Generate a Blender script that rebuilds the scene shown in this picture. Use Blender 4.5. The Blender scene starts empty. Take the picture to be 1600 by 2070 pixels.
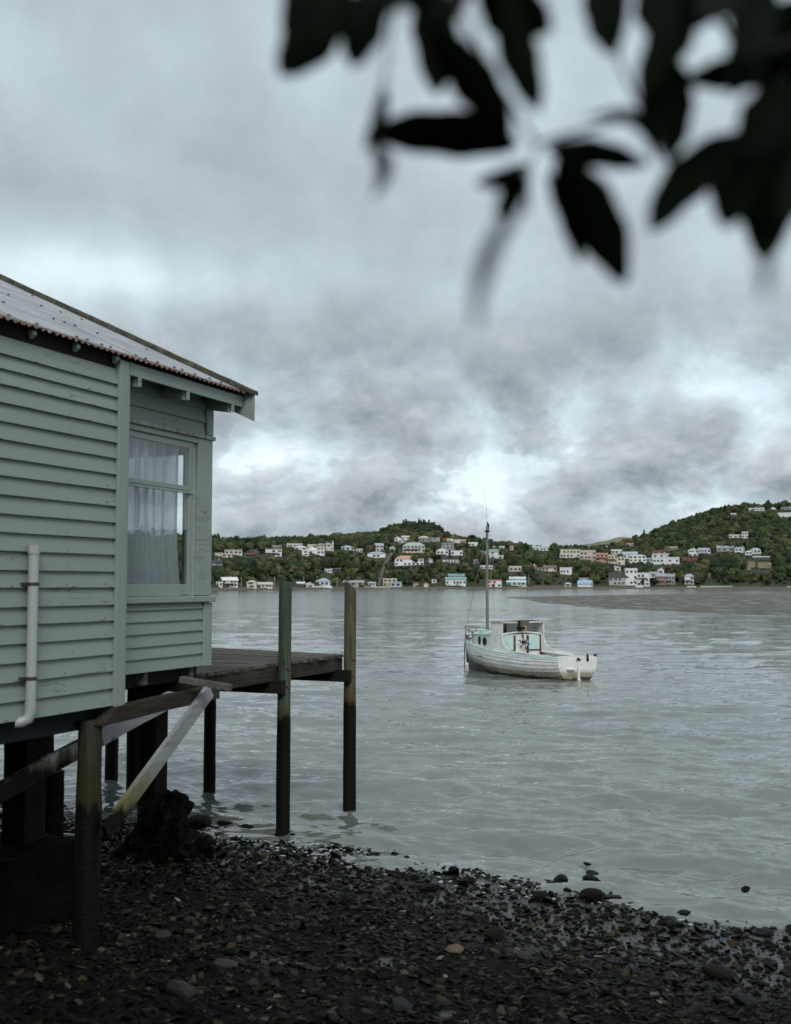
import bpy, bmesh, math, random
import numpy as np
from mathutils import Vector, Matrix, noise as mnoise
random.seed(7)
rng = np.random.default_rng(7)
scene = bpy.context.scene
COL = scene.collection
R_ = math.radians

# ------------------------------------------------------------------ camera, sky, sun, exposure
F = 2200.0                     # focal length in photograph pixels (1600 x 2070)
TH = math.atan(147 / F)        # slight upward tilt
CAM_H = 3.2
cam_data = bpy.data.cameras.new('camera')
cam = bpy.data.objects.new('camera', cam_data)
COL.objects.link(cam)
cam.location = (0, 0, CAM_H)
cam.rotation_euler = (math.pi / 2 + TH, 0, 0)
cam_data.sensor_fit = 'VERTICAL'
cam_data.sensor_height = 36
cam_data.lens = F / 2070 * 36
cam_data.clip_start = 0.05
cam_data.clip_end = 12000
cam_data.dof.use_dof = True
cam_data.dof.focus_distance = 22
cam_data.dof.aperture_fstop = 2.7
scene.camera = cam

scene.view_settings.view_transform = 'Standard'
scene.view_settings.look = 'None'
scene.view_settings.gamma = 1
scene.view_settings.exposure = 0.40
scene.view_settings.use_curve_mapping = False
scene.render.engine = 'CYCLES'
scene.cycles.use_denoising = True
scene.cycles.max_bounces = 7
scene.cycles.diffuse_bounces = 3
scene.cycles.glossy_bounces = 3
scene.cycles.transparent_max_bounces = 8
scene.cycles.sample_clamp_indirect = 6


class G:
    """tiny node-tree helper: G(tree).n('ShaderNodeX', {'Input': value_or_socket}, prop=value)"""
    def __init__(s, tree):
        s.t = tree

    def n(s, typ, ins=None, **props):
        nd = s.t.nodes.new(typ)
        for k, v in props.items():
            setattr(nd, k, v)
        for k, v in (ins or {}).items():
            sock = nd.inputs[k]
            if isinstance(v, bpy.types.NodeSocket):
                s.t.links.new(v, sock)
            else:
                if isinstance(v, tuple) and sock.type == 'RGBA' and len(v) == 3:
                    v = (*v, 1)
                sock.default_value = v
        return nd

    def m(s, op, a, b=0.0, c=None, clamp=False):
        ins = {0: a, 1: b}
        if c is not None:
            ins[2] = c
        return s.n('ShaderNodeMath', ins, operation=op, use_clamp=clamp).outputs[0]

    def sm(s, v, lo, hi, a=0.0, b=1.0):      # smoothstep map
        nd = s.n('ShaderNodeMapRange', {0: v, 1: lo, 2: hi, 3: a, 4: b}, interpolation_type='SMOOTHSTEP')
        return nd.outputs[0]

    def mix(s, f, a, b, bt='MIX'):
        nd = s.n('ShaderNodeMix', data_type='RGBA', blend_type=bt)
        for k, v in ((0, f), (6, a), (7, b)):
            sock = nd.inputs[k]
            if isinstance(v, bpy.types.NodeSocket):
                s.t.links.new(v, sock)
            elif k == 0:
                sock.default_value = v
            else:
                sock.default_value = (*v[:3], 1)
        return nd.outputs[2]

    def noise(s, vec, scale, detail=4, rough=.55, dist=0.0, dim='3D', w=None):
        ins = {'Scale': scale, 'Detail': detail, 'Roughness': rough, 'Distortion': dist}
        if vec is not None:
            ins['Vector'] = vec
        if w is not None:
            ins['W'] = w
        return s.n('ShaderNodeTexNoise', ins, noise_dimensions=dim).outputs[0]

    def map(s, vec, scale=(1, 1, 1), loc=(0, 0, 0), rot=(0, 0, 0)):
        return s.n('ShaderNodeMapping', {'Vector': vec, 'Scale': scale, 'Location': loc, 'Rotation': rot}).outputs[0]

    def ramp(s, fac, stops, interp='LINEAR'):
        nd = s.n('ShaderNodeValToRGB', {0: fac})
        cr = nd.color_ramp
        cr.interpolation = interp
        while len(cr.elements) < len(stops):
            cr.elements.new(.5)
        for e, (p, c) in zip(cr.elements, stops):
            e.position = p
            e.color = (*c, 1) if not isinstance(c, float) else (c, c, c, 1)
        return nd.outputs[0]


# ---- world: Nishita sky seen through a broken stratocumulus deck
world = bpy.data.worlds.new('World')
scene.world = world
world.use_nodes = True
world.node_tree.nodes.clear()
g = G(world.node_tree)
SUN_EL, SUN_AZ = R_(40), R_(172)          # compass-style azimuth from +Y towards +X
sky = g.n('ShaderNodeTexSky', sky_type='NISHITA', sun_disc=False, sun_elevation=SUN_EL, sun_rotation=SUN_AZ)
D_ = g.n('ShaderNodeTexCoord').outputs['Generated']
sx = g.n('ShaderNodeSeparateXYZ', {0: D_})
dx, dy, dz = sx.outputs
zz = g.m('ADD', g.m('MAXIMUM', dz, 0.0), 0.62)
px_, py_ = g.m('DIVIDE', dx, zz), g.m('DIVIDE', dy, zz)
P2 = g.n('ShaderNodeCombineXYZ', {0: px_, 1: py_, 2: 0.0}).outputs[0]
az = g.m('ARCTAN2', dx, dy)
el = g.m('ARCSINE', dz)


def blob(a0, e0, wa, we):                 # soft elliptical cloud mass at an azimuth and elevation (given in photograph pixels)
    qa = g.m('DIVIDE', g.m('SUBTRACT', az, math.atan((a0 - 800) / F)), wa / F)
    qe = g.m('DIVIDE', g.m('SUBTRACT', el, math.atan((1182 - e0) / F)), we / F)
    return g.m('EXPONENT', g.m('MULTIPLY', g.m('ADD', g.m('MULTIPLY', qa, qa), g.m('MULTIPLY', qe, qe)), -1.0))


warpv = g.n('ShaderNodeTexNoise', {'Vector': P2, 'Scale': 4.2, 'Detail': 4.0}).outputs[1]
PW = g.n('ShaderNodeVectorMath', {0: P2, 1: g.n('ShaderNodeVectorMath', {0: warpv, 1: (.07, .07, .07)}, operation='MULTIPLY').outputs[0]}, operation='ADD').outputs[0]
big = g.noise(g.map(PW, (1, 1.2, 1), (3.1, 1.7, 0)), 2.4, 3, .5)
mid = g.noise(g.map(PW, (1, .92, 1), (7.3, 2.2, 0)), 8.0, 9, .60)
midu = g.noise(g.map(PW, (.98, .98 * .92, 1), (7.3, 2.2, 0)), 8.0, 8, .60)
detail_fade = g.sm(el, R_(19), R_(8), .5, 1.45)          # the cloud base overhead is smoother than the heaped clouds farther off
lump = g.noise(g.map(PW, (1, 1.1, 1), (2.4, 8.2, 0)), 7.5, 8, .56)
lumpu = g.noise(g.map(PW, (.98, .98 * 1.1, 1), (2.4, 8.2, 0)), 7.5, 8, .56)
heap = g.sm(el, R_(17), R_(6), .18, 1.0)                    # heaped clouds show in the distance, the base overhead is even
crisp = g.m('SUBTRACT', g.sm(lump, .45, .545), .5)
midc = g.m('MULTIPLY', g.m('ADD', g.m('SUBTRACT', mid, .5), g.m('MULTIPLY', crisp, g.m('MULTIPLY', heap, .17))), detail_fade)
thick = g.m('ADD', g.m('MULTIPLY', g.m('SUBTRACT', big, .5), .55), g.m('MULTIPLY', midc, 1.0))
thick = g.m('ADD', thick, .555)
edge = g.m('MULTIPLY', g.m('ADD', g.m('MULTIPLY', g.m('SUBTRACT', mid, midu), .45), g.m('MULTIPLY', g.m('MULTIPLY', g.m('SUBTRACT', lump, lumpu), heap), .5)), detail_fade)
for a0, e0, wa, we, amt in (
        (300, 320, 420, 110, .10), (60, 430, 240, 70, .14), (640, 650, 400, 80, .16), (250, 720, 300, 60, .08), (600, 850, 240, 75, .26), (1200, 720, 300, 95, .16),
        (935, 905, 80, 34, .14), (1330, 880, 200, 50, .20), (1350, 640, 300, 60, .12), (560, 1000, 240, 34, .10), (1050, 1090, 900, 30, .13), (500, 1085, 400, 40, .08),
        (1400, 985, 220, 30, .12), (1000, 500, 260, 90, .08), (1450, 480, 240, 80, .06),
        (200, 565, 230, 45, -0.163), (1000, 610, 160, 46, -0.059), (850, 930, 70, 30, -0.163), (900, 970, 150, 30, -0.133), (1110, 930, 150, 36, -0.237), (980, 1010, 320, 28, -0.118),
        (1450, 800, 110, 24, -0.148), (420, 600, 140, 40, -0.089), (640, 60, 300, 110, -0.074), (1250, 810, 70, 24, -0.089), (480, 935, 110, 36, -0.104), (900, 870, 60, 22, -0.104)):
    thick = g.m('ADD', thick, g.m('MULTIPLY', blob(a0, e0, wa, we), amt))
cloud = g.ramp(g.sm(thick, .08, .98), [(0.0, (.80, .875, .90)), (.22, (.65, .735, .77)), (.42, (.50, .585, .625)), (.62, (.425, .485, .515)), (.80, (.365, .408, .435)), (1.0, (.31, .345, .368))])
cloud = g.mix(1.0, cloud, g.n('ShaderNodeCombineXYZ', {0: edge, 1: edge, 2: edge}).outputs[0], 'ADD')
warm = g.noise(g.map(P2, (1, 1, 1), (1.2, 9.1, 0)), 2.2, 2)
cloud = g.mix(g.sm(warm, .42, .62, 0, .45), cloud, g.mix(1.0, cloud, (1.015, .985, 1.0), 'MULTIPLY'))
hole = g.m('MULTIPLY', g.sm(thick, .36, .22), .5)
cl10 = g.mix(1.0, cloud, g.mix(g.sm(el, R_(3), R_(18)), (9.1, 9.25, 9.38), (8.8, 9.1, 9.35)), 'MULTIPLY')
skymix = g.mix(hole, cl10, g.mix(.5, sky.outputs[0], (7.6, 8.7, 9.4)))
bg = g.n('ShaderNodeBackground', {'Color': skymix, 'Strength': 0.1})
g.n('ShaderNodeOutputWorld', {'Surface': bg.outputs[0]})
world.cycles.sampling_method = 'MANUAL'
world.cycles.sample_map_resolution = 512

sun_d = bpy.data.lights.new('sun', 'SUN')
sun_d.energy = 1.5
sun_d.angle = R_(25)
sun_d.color = (1, .97, .93)
sun = bpy.data.objects.new('sun', sun_d)
COL.objects.link(sun)
sv = Vector((math.sin(SUN_AZ) * math.cos(SUN_EL), math.cos(SUN_AZ) * math.cos(SUN_EL), math.sin(SUN_EL)))
sun.rotation_euler = (-sv).to_track_quat('-Z', 'Y').to_euler()
sun.location = (0, 0, 60)

# ------------------------------------------------------------------ helpers
CPIX = Vector((0, 0, CAM_H))


def ray(px, py):
    """direction in which the photograph shows the pixel (px, py)"""
    a, b = (px - 800) / F, (1035 - py) / F
    return Vector((a, math.cos(TH) - b * math.sin(TH), math.sin(TH) + b * math.cos(TH)))


def at(px, py, depth):
    r = ray(px, py)
    return CPIX + r * (depth / r.y)


def on_z(px, py, z):
    r = ray(px, py)
    return CPIX + r * ((z - CAM_H) / r.z)


def tag(o, label=None, cat=None, group=None, kind=None):
    if label: o['label'] = label
    if cat: o['category'] = cat
    if group: o['group'] = group
    if kind: o['kind'] = kind
    return o


def empty(name, loc=(0, 0, 0), rz=0, parent=None):
    o = bpy.data.objects.new(name, None)
    o.empty_display_size = .2
    COL.objects.link(o)
    o.location = loc
    o.rotation_euler = (0, 0, rz)
    o.parent = parent
    return o


class MB:
    def __init__(s):
        s.v, s.f, s.mi = [], [], []

    def add(s, vs, fs, mi=0):
        b = len(s.v)
        s.v += [tuple(p) for p in vs]
        s.f += [tuple(i + b for i in f) for f in fs]
        s.mi += [mi] * len(fs)
        return s

    def box(s, x0, x1, y0, y1, z0, z1, mi=0):
        vs = [(x, y, z) for z in (z0, z1) for y in (y0, y1) for x in (x0, x1)]
        return s.add(vs, [(0, 2, 3, 1), (4, 5, 7, 6), (0, 1, 5, 4), (2, 6, 7, 3), (0, 4, 6, 2), (1, 3, 7, 5)], mi)

    def bar(s, p0, p1, w, h, up=(0, 0, 1), mi=0, segs=1, wob=0.0):
        """rectangular beam from p0 to p1; w across, h along up"""
        p0, p1 = Vector(p0), Vector(p1)
        t = (p1 - p0).normalized()
        u = Vector(up)
        u = (u - t * u.dot(t)).normalized()
        sd = t.cross(u)
        vs = []
        for i in range(segs + 1):
            c = p0.lerp(p1, i / segs)
            if wob:
                c = c + u * random.uniform(-wob, wob) + sd * random.uniform(-wob, wob)
            for a, b in ((-1, -1), (1, -1), (1, 1), (-1, 1)):
                vs.append(c + sd * (a * w / 2) + u * (b * h / 2))
        fs = [(0, 1, 2, 3), tuple(4 * segs + k for k in (3, 2, 1, 0))]
        for i in range(segs):
            for k in range(4):
                a, b = 4 * i + k, 4 * i + (k + 1) % 4
                fs.append((a, a + 4, b + 4, b))
        return s.add(vs, fs, mi)

    def tube(s, pts, r, n=8, mi=0, cap=True, jit=0.0):
        pts = [Vector(p) for p in pts]
        rs = r if isinstance(r, (list, tuple)) else [r] * len(pts)
        vs, fs = [], []
        ref = None
        for i, p in enumerate(pts):
            t = (pts[min(i + 1, len(pts) - 1)] - pts[max(i - 1, 0)]).normalized()
            if ref is None:
                ref = t.orthogonal()
            ref = (ref - t * ref.dot(t)).normalized()
            b = t.cross(ref)
            for k in range(n):
                a = 2 * math.pi * k / n
                rr = rs[i] * (1 + random.uniform(-jit, jit))
                vs.append(p + (ref * math.cos(a) + b * math.sin(a)) * rr)
        for i in range(len(pts) - 1):
            for k in range(n):
                a, b2 = i * n + k, i * n + (k + 1) % n
                fs.append((a, b2, b2 + n, a + n))
        if cap:
            fs.append(tuple(range(n - 1, -1, -1)))
            fs.append(tuple((len(pts) - 1) * n + k for k in range(n)))
        return s.add(vs, fs, mi)

    def mesh(s, name, mats, smooth=False):
        me = bpy.data.meshes.new(name)
        me.from_pydata(s.v, [], s.f)
        for m in (mats if isinstance(mats, (list, tuple)) else [mats]):
            me.materials.append(m)
        if any(s.mi):
            me.polygons.foreach_set('material_index', s.mi)
        if smooth:
            me.polygons.foreach_set('use_smooth', [True] * len(s.f))
        me.update()
        return me

    def build(s, name, mats, parent=None, loc=(0, 0, 0), smooth=False, bevel=0.0):
        o = bpy.data.objects.new(name, s.mesh(name, mats, smooth))
        COL.objects.link(o)
        o.location = loc
        o.parent = parent
        if bevel:
            bv = o.modifiers.new('bevel', 'BEVEL')
            bv.width = bevel
            bv.segments = 1
            bv.limit_method = 'ANGLE'
        if smooth:
            sm_angle(o)
        return o


def sm_angle(o, deg=40):
    me = o.data
    bm = bmesh.new()
    bm.from_mesh(me)
    for e in bm.edges:
        if len(e.link_faces) == 2 and e.calc_face_angle(0) > R_(deg):
            e.smooth = False
    bm.to_mesh(me)
    bm.free()


def np_mesh(name, V, Fq, mat, kind=None, smooth=False, attrs=None, label=None):
    """mesh from numpy arrays; Fq (n,3) or (n,4)"""
    me = bpy.data.meshes.new(name)
    k = Fq.shape[1]
    me.vertices.add(len(V))
    me.vertices.foreach_set('co', np.ascontiguousarray(V, dtype=np.float32).ravel())
    me.loops.add(Fq.size)
    me.loops.foreach_set('vertex_index', np.ascontiguousarray(Fq, dtype=np.int32).ravel())
    me.polygons.add(len(Fq))
    me.polygons.foreach_set('loop_start', np.arange(0, Fq.size, k, dtype=np.int32))
    me.polygons.foreach_set('loop_total', np.full(len(Fq), k, dtype=np.int32))
    me.polygons.foreach_set('use_smooth', np.full(len(Fq), smooth))
    for an, arr in (attrs or {}).items():
        a = me.attributes.new(an, 'FLOAT', 'POINT')
        a.data.foreach_set('value', np.ascontiguousarray(arr, dtype=np.float32))
    me.materials.append(mat)
    me.update(calc_edges=True)
    me.validate()
    o = bpy.data.objects.new(name, me)
    COL.objects.link(o)
    if kind: o['kind'] = kind
    if label: o['label'] = label
    return o


def grid_faces(nr, nc):
    i = np.arange(nr - 1)[:, None] * nc + np.arange(nc - 1)[None, :]
    return np.stack([i, i + 1, i + nc + 1, i + nc], -1).reshape(-1, 4)


# ---- value noise in numpy for terrain
def vnoise(x, y, seed=0):
    xi, yi = np.floor(x).astype(np.int64), np.floor(y).astype(np.int64)
    fx, fy = x - xi, y - yi
    fx, fy = fx * fx * (3 - 2 * fx), fy * fy * (3 - 2 * fy)

    def h(a, b):
        n = (a * 374761393 + b * 668265263 + seed * 1442695041) & 0x7fffffff
        n = ((n ^ (n >> 13)) * 1274126177) & 0x7fffffff
        return ((n ^ (n >> 16)) & 0xffff) / 65535.0
    return (h(xi, yi) * (1 - fx) + h(xi + 1, yi) * fx) * (1 - fy) + (h(xi, yi + 1) * (1 - fx) + h(xi + 1, yi + 1) * fx) * fy


def fbm(x, y, oct=4, seed=0):
    s, a, t = 0, 1, 0
    for o in range(oct):
        s = s + a * vnoise(x * 2 ** o + o * 17.3, y * 2 ** o + o * 9.1, seed + o)
        t += a
        a *= .5
    return s / t


# ------------------------------------------------------------------ materials
def material(name, fn):
    m = bpy.data.materials.new(name)
    m.use_nodes = True
    m.node_tree.nodes.clear()
    g = G(m.node_tree)
    tc = g.n('ShaderNodeTexCoord').outputs['Object']
    r = fn(g, tc)
    if isinstance(r, dict):
        bump = r.pop('bump', None)
        if bump:
            h, st, dist = bump
            r['Normal'] = g.n('ShaderNodeBump', {'Height': h, 'Strength': st, 'Distance': dist}).outputs[0]
        bs = g.n('ShaderNodeBsdfPrincipled', r).outputs[0]
    else:
        bs = r
    g.n('ShaderNodeOutputMaterial', {0: bs})
    return m


def plain(name, col, rough=.6, var=.18, scale=3.0, metal=0.0, bump=.15, stretch=(1, 1, 1)):
    def fn(g, tc):
        rnd = g.n('ShaderNodeObjectInfo').outputs['Random']
        v = g.noise(g.map(tc, stretch), scale, 6, .6)
        f = g.m('ADD', g.m('MULTIPLY', g.m('SUBTRACT', v, .5), var * 3), g.m('ADD', 1.0 - var / 2, g.m('MULTIPLY', rnd, var)))
        c = g.mix(1.0, col, g.n('ShaderNodeCombineXYZ', {0: f, 1: f, 2: f}).outputs[0], 'MULTIPLY')
        return {'Base Color': c, 'Roughness': rough, 'Metallic': metal, 'Specular IOR Level': .5 if sum(col) > .25 else (.2 if sum(col) > .07 else .05), 'bump': (v, bump, .02)}
    return material(name, fn)


def paint_fn(col, wood=(.10, .085, .07), flake=.62, stretch=(.35, 1, 1), dirt=.5):
    def fn(g, tc):
        rnd = g.n('ShaderNodeObjectInfo').outputs['Random']
        off = g.n('ShaderNodeVectorMath', {0: tc, 1: g.n('ShaderNodeCombineXYZ', {0: g.m('MULTIPLY', rnd, 37.0), 1: 0.0, 2: g.m('MULTIPLY', rnd, 11.0)}).outputs[0]}, operation='ADD').outputs[0]
        st = g.map(off, stretch)
        big = g.noise(st, 1.6, 5, .6)
        fine = g.noise(g.map(off, (6, 60, 60)), 1.0, 4, .6)
        speck = g.noise(g.map(off, (7, 14, 22)), 1.0, 7, .68)
        crack = g.noise(g.map(off, (.9, 8, 26)), 1.0, 3, .5, .4)
        f = g.m('ADD', .80, g.m('ADD', g.m('MULTIPLY', big, .34), g.m('MULTIPLY', rnd, .08)))
        c = g.mix(1.0, col, g.n('ShaderNodeCombineXYZ', {0: f, 1: f, 2: f}).outputs[0], 'MULTIPLY')
        c = g.mix(g.sm(big, .55, .75, 0, dirt * .5), c, tuple(x * .62 for x in col))
        hh_ = g.n('ShaderNodeAttribute', attribute_name='above_edge').outputs['Fac']
        low = g.m('MULTIPLY', g.sm(hh_, .03, .004), g.sm(hh_, 0.0001, .001))
        chips = g.m('MULTIPLY', g.sm(g.m('ADD', speck, g.m('MULTIPLY', low, .10)), flake + .06, flake + .10), .85)
        c = g.mix(chips, c, wood)
        cr = g.m('MULTIPLY', g.sm(g.m('ABSOLUTE', g.m('SUBTRACT', crack, .5)), .012, .003), g.sm(big, .56, .62))
        c = g.mix(g.m('MULTIPLY', cr, .75), c, (.03, .028, .022))
        h = g.m('SUBTRACT', g.m('MULTIPLY', fine, .3), g.m('ADD', chips, cr))
        return {'Base Color': c, 'Roughness': .62, 'bump': (h, .35, .004)}
    return fn


SAGE = (.198, .243, .214)
M = {}
M['paint'] = material('sage_weatherboard_paint', paint_fn(SAGE))
M['trim'] = material('sage_trim_paint', paint_fn((.216, .264, .233), stretch=(1, 1, .5)))


def lighter_trim(g, tc):
    d = paint_fn((.216, .264, .233), stretch=(1, 1, .5), flake=.57)(g, tc)
    sp = g.n('ShaderNodeSeparateXYZ', {0: tc})
    run = g.noise(g.map(tc, (30, 30, 1.2)), 1.0, 4)
    c = g.mix(g.m('MULTIPLY', g.sm(run, .45, .62), .85), d['Base Color'], (.17, .095, .045))
    d['Base Color'] = c
    return d


M['stained_trim'] = material('rust_stained_trim_paint', lighter_trim)


def iron_fn(g, tc):
    sp = g.n('ShaderNodeSeparateXYZ', {0: tc})
    n1 = g.noise(g.map(tc, (1.2, 1.2, 1.2)), 2.2, 6, .62)
    n2 = g.noise(tc, 24.0, 5, .7)
    c = g.mix(g.sm(n1, .35, .7), (.34, .35, .36), (.24, .25, .258))
    c = g.mix(g.sm(n2, .66, .72, 0, .7), c, (.06, .055, .045))
    ed = g.m('ADD', sp.outputs[1], g.m('MULTIPLY', g.m('SUBTRACT', n2, .5), .22))
    rust = g.mix(g.sm(n2, .4, .6), (.15, .068, .040), (.055, .030, .022))
    rim = g.sm(ed, 5.80, 5.70)
    c = g.mix(rim, c, rust)
    pale = g.m('MULTIPLY', g.sm(g.noise(tc, 40.0, 3), .62, .66), g.sm(ed, 5.76, 5.68))
    c = g.mix(g.m('MULTIPLY', pale, .7), c, (.42, .40, .36))
    moss = g.m('MULTIPLY', g.sm(n2, .50, .60), g.sm(g.m('ADD', sp.outputs[0], g.m('MULTIPLY', n1, .3)), 7.6, 6.9))
    c = g.mix(g.m('MULTIPLY', moss, g.sm(ed, 5.86, 5.76)), c, (.022, .024, .014))
    return {'Base Color': c, 'Roughness': .5, 'Metallic': .15, 'bump': (n2, .1, .01)}


M['iron'] = material('weathered_roof_iron', iron_fn)
M['nail'] = plain('lead_head_nail', (.05, .045, .04), .7)


def moss_wood(g, tc):
    n1 = g.noise(tc, 9.0, 7, .7)
    c = g.ramp(n1, [(.35, (.028, .028, .018)), (.5, (.06, .058, .035)), (.62, (.11, .105, .075)), (.75, (.05, .05, .045))])
    return {'Base Color': c, 'Roughness': .95, 'bump': (n1, .8, .02)}


M['moss'] = material('lichen_covered_verge', moss_wood)


def wood_fn(dark, light, along=0, wet=None, rough=.8, speck=(.30, .29, .26)):
    def fn(g, tc):
        rnd = g.n('ShaderNodeObjectInfo').outputs['Random']
        off = g.n('ShaderNodeVectorMath', {0: tc, 1: g.n('ShaderNodeCombineXYZ', {0: g.m('MULTIPLY', rnd, 31.0), 1: g.m('MULTIPLY', rnd, 17.0), 2: g.m('MULTIPLY', rnd, 7.0)}).outputs[0]}, operation='ADD').outputs[0]
        sc = [26, 26, 26]
        sc[along] = 1.3
        gr = g.noise(g.map(off, tuple(sc)), 1.0, 6, .65, .2)
        blot = g.noise(off, 2.3, 5, .6)
        f = g.m('ADD', g.m('MULTIPLY', gr, .8), g.m('MULTIPLY', blot, .35))
        c = g.mix(g.sm(f, .35, .85), dark, light)
        c = g.mix(g.sm(g.noise(off, 17.0, 6, .7), .64, .72, 0, .7), c, speck)
        f2 = g.m('ADD', .78, g.m('MULTIPLY', rnd, .4))
        c = g.mix(1.0, c, g.n('ShaderNodeCombineXYZ', {0: f2, 1: f2, 2: f2}).outputs[0], 'MULTIPLY')
        d = {'Base Color': c, 'Roughness': rough, 'Specular IOR Level': .1, 'bump': (gr, .6, .008)}
        if wet:
            z = g.n('ShaderNodeSeparateXYZ', {0: g.n('ShaderNodeNewGeometry').outputs['Position']}).outputs[2]
            streak = g.noise(g.map(tc, (14, 14, 1.5)), 1.0, 5, .6)
            zz = g.m('ADD', z, g.m('MULTIPLY', g.m('SUBTRACT', streak, .5), wet[1]))
            alg = g.sm(zz, wet[0] + wet[2], wet[0] + .05)
            blk = g.sm(zz, wet[0] + .06, wet[0] - .04)
            c = g.mix(g.m('MULTIPLY', alg, .85), c, g.mix(g.noise(tc, 11.0, 5, .7), wet[3], tuple(v * .35 for v in wet[3])))
            c = g.mix(blk, c, g.mix(g.sm(g.noise(tc, 30.0, 4, .7), .5, .75), (.005, .0045, .0037), (.013, .0115, .009)))
            d['Base Color'] = c
            lump = g.n('ShaderNodeTexVoronoi', {'Vector': tc, 'Scale': 70.0}).outputs[0]
            hh = g.m('ADD', g.m('MULTIPLY', gr, .4), g.m('MULTIPLY', g.m('MULTIPLY', lump, blk), .7))
            d['bump'] = (hh, .7, .012)
            d['Roughness'] = g.m('SUBTRACT', rough, g.m('MULTIPLY', blk, .25))
        return d
    return fn


M['deck'] = material('weathered_deck_timber', wood_fn((.035, .03, .026), (.16, .145, .125), 1))
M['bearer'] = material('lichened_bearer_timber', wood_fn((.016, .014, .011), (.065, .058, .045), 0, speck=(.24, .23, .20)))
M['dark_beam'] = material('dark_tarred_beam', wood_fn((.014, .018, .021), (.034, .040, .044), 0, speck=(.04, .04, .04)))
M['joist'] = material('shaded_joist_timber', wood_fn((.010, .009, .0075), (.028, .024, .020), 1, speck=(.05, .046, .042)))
M['pile'] = material('copper_green_pile_timber', wood_fn((.030, .042, .030), (.095, .118, .088), 2, (1.50, .35, .25, (.075, .08, .035))))
M['pile_rust'] = material('rust_streaked_pile_timber', wood_fn((.040, .042, .028), (.105, .10, .065), 2, (1.50, .35, .3, (.11, .075, .035)), speck=(.16, .08, .035)))
M['pile_main'] = material('mossy_main_pile_timber', wood_fn((.022, .026, .018), (.062, .070, .045), 2, (1.40, .5, .55, (.045, .042, .015))))
M['pile_dark'] = material('wet_dark_pile_timber', wood_fn((.006, .005, .004), (.020, .017, .013), 2, (1.2, .3, .2, (.012, .011, .007))))
M['brace'] = material('pale_grey_brace_timber', wood_fn((.20, .205, .21), (.34, .35, .36), 0, (1.36, .22, .40, (.17, .155, .045)), speck=(.16, .15, .14)))
M['brace_old'] = material('mossy_old_brace_timber', wood_fn((.23, .235, .245), (.36, .37, .38), 0, (1.75, .3, .12, (.10, .085, .04)), speck=(.05, .04, .035)))
M['plank_loose'] = material('loose_plank_timber', wood_fn((.06, .055, .05), (.15, .145, .135), 0))
M['bolt'] = plain('rusty_bolt', (.11, .05, .025), .8)
M['pvc'] = plain('grey_plastic_pipe', (.34, .365, .36), .4, .10, 2.0, bump=.02)
M['pvc_cap'] = plain('stained_pipe_cap', (.36, .37, .33), .5, .25, 20.0)
M['inside'] = plain('room_plaster', (.42, .42, .40), .8, .08)
M['concrete'] = plain('old_dark_concrete', (.0035, .0033, .0028), .85, .5, 6.0, bump=.6)


def curtain_fn(g, tc):
    wv = g.noise(g.map(tc, (90, 90, 140)), 1.0, 2)
    dif = g.n('ShaderNodeBsdfDiffuse', {'Color': (.74, .76, .80)}).outputs[0]
    tr = g.n('ShaderNodeBsdfTranslucent', {'Color': (.74, .76, .80)}).outputs[0]
    a = g.n('ShaderNodeMixShader', {0: .5, 1: dif, 2: tr}).outputs[0]
    return g.n('ShaderNodeMixShader', {0: g.sm(wv, .4, .62, .05, .30), 1: a, 2: g.n('ShaderNodeBsdfTransparent').outputs[0]}).outputs[0]


M['curtain'] = material('net_curtain_cloth', curtain_fn)


def glass_fn(g, tc):
    geo = g.n('ShaderNodeNewGeometry')
    cs = g.m('ABSOLUTE', g.n('ShaderNodeVectorMath', {0: geo.outputs['Incoming'], 1: geo.outputs['Normal']}, operation='DOT_PRODUCT').outputs['Value'])
    fr = g.m('ADD', .045, g.m('MULTIPLY', .955, g.m('POWER', g.m('SUBTRACT', 1.0, cs), 5.0)))
    b = g.n('ShaderNodeBump', {'Height': g.noise(tc, 1.6, 2), 'Strength': .06, 'Distance': .05}).outputs[0]
    gl = g.n('ShaderNodeBsdfGlossy', {'Color': (1, 1, 1), 'Roughness': 0.01, 'Normal': b}).outputs[0]
    t = g.n('ShaderNodeBsdfTransparent', {'Color': (.90, .93, .93)}).outputs[0]
    return g.n('ShaderNodeMixShader', {0: g.m('MULTIPLY', fr, 1.5, clamp=True), 1: t, 2: gl}).outputs[0]


M['glass'] = material('window_glass', glass_fn)

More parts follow.
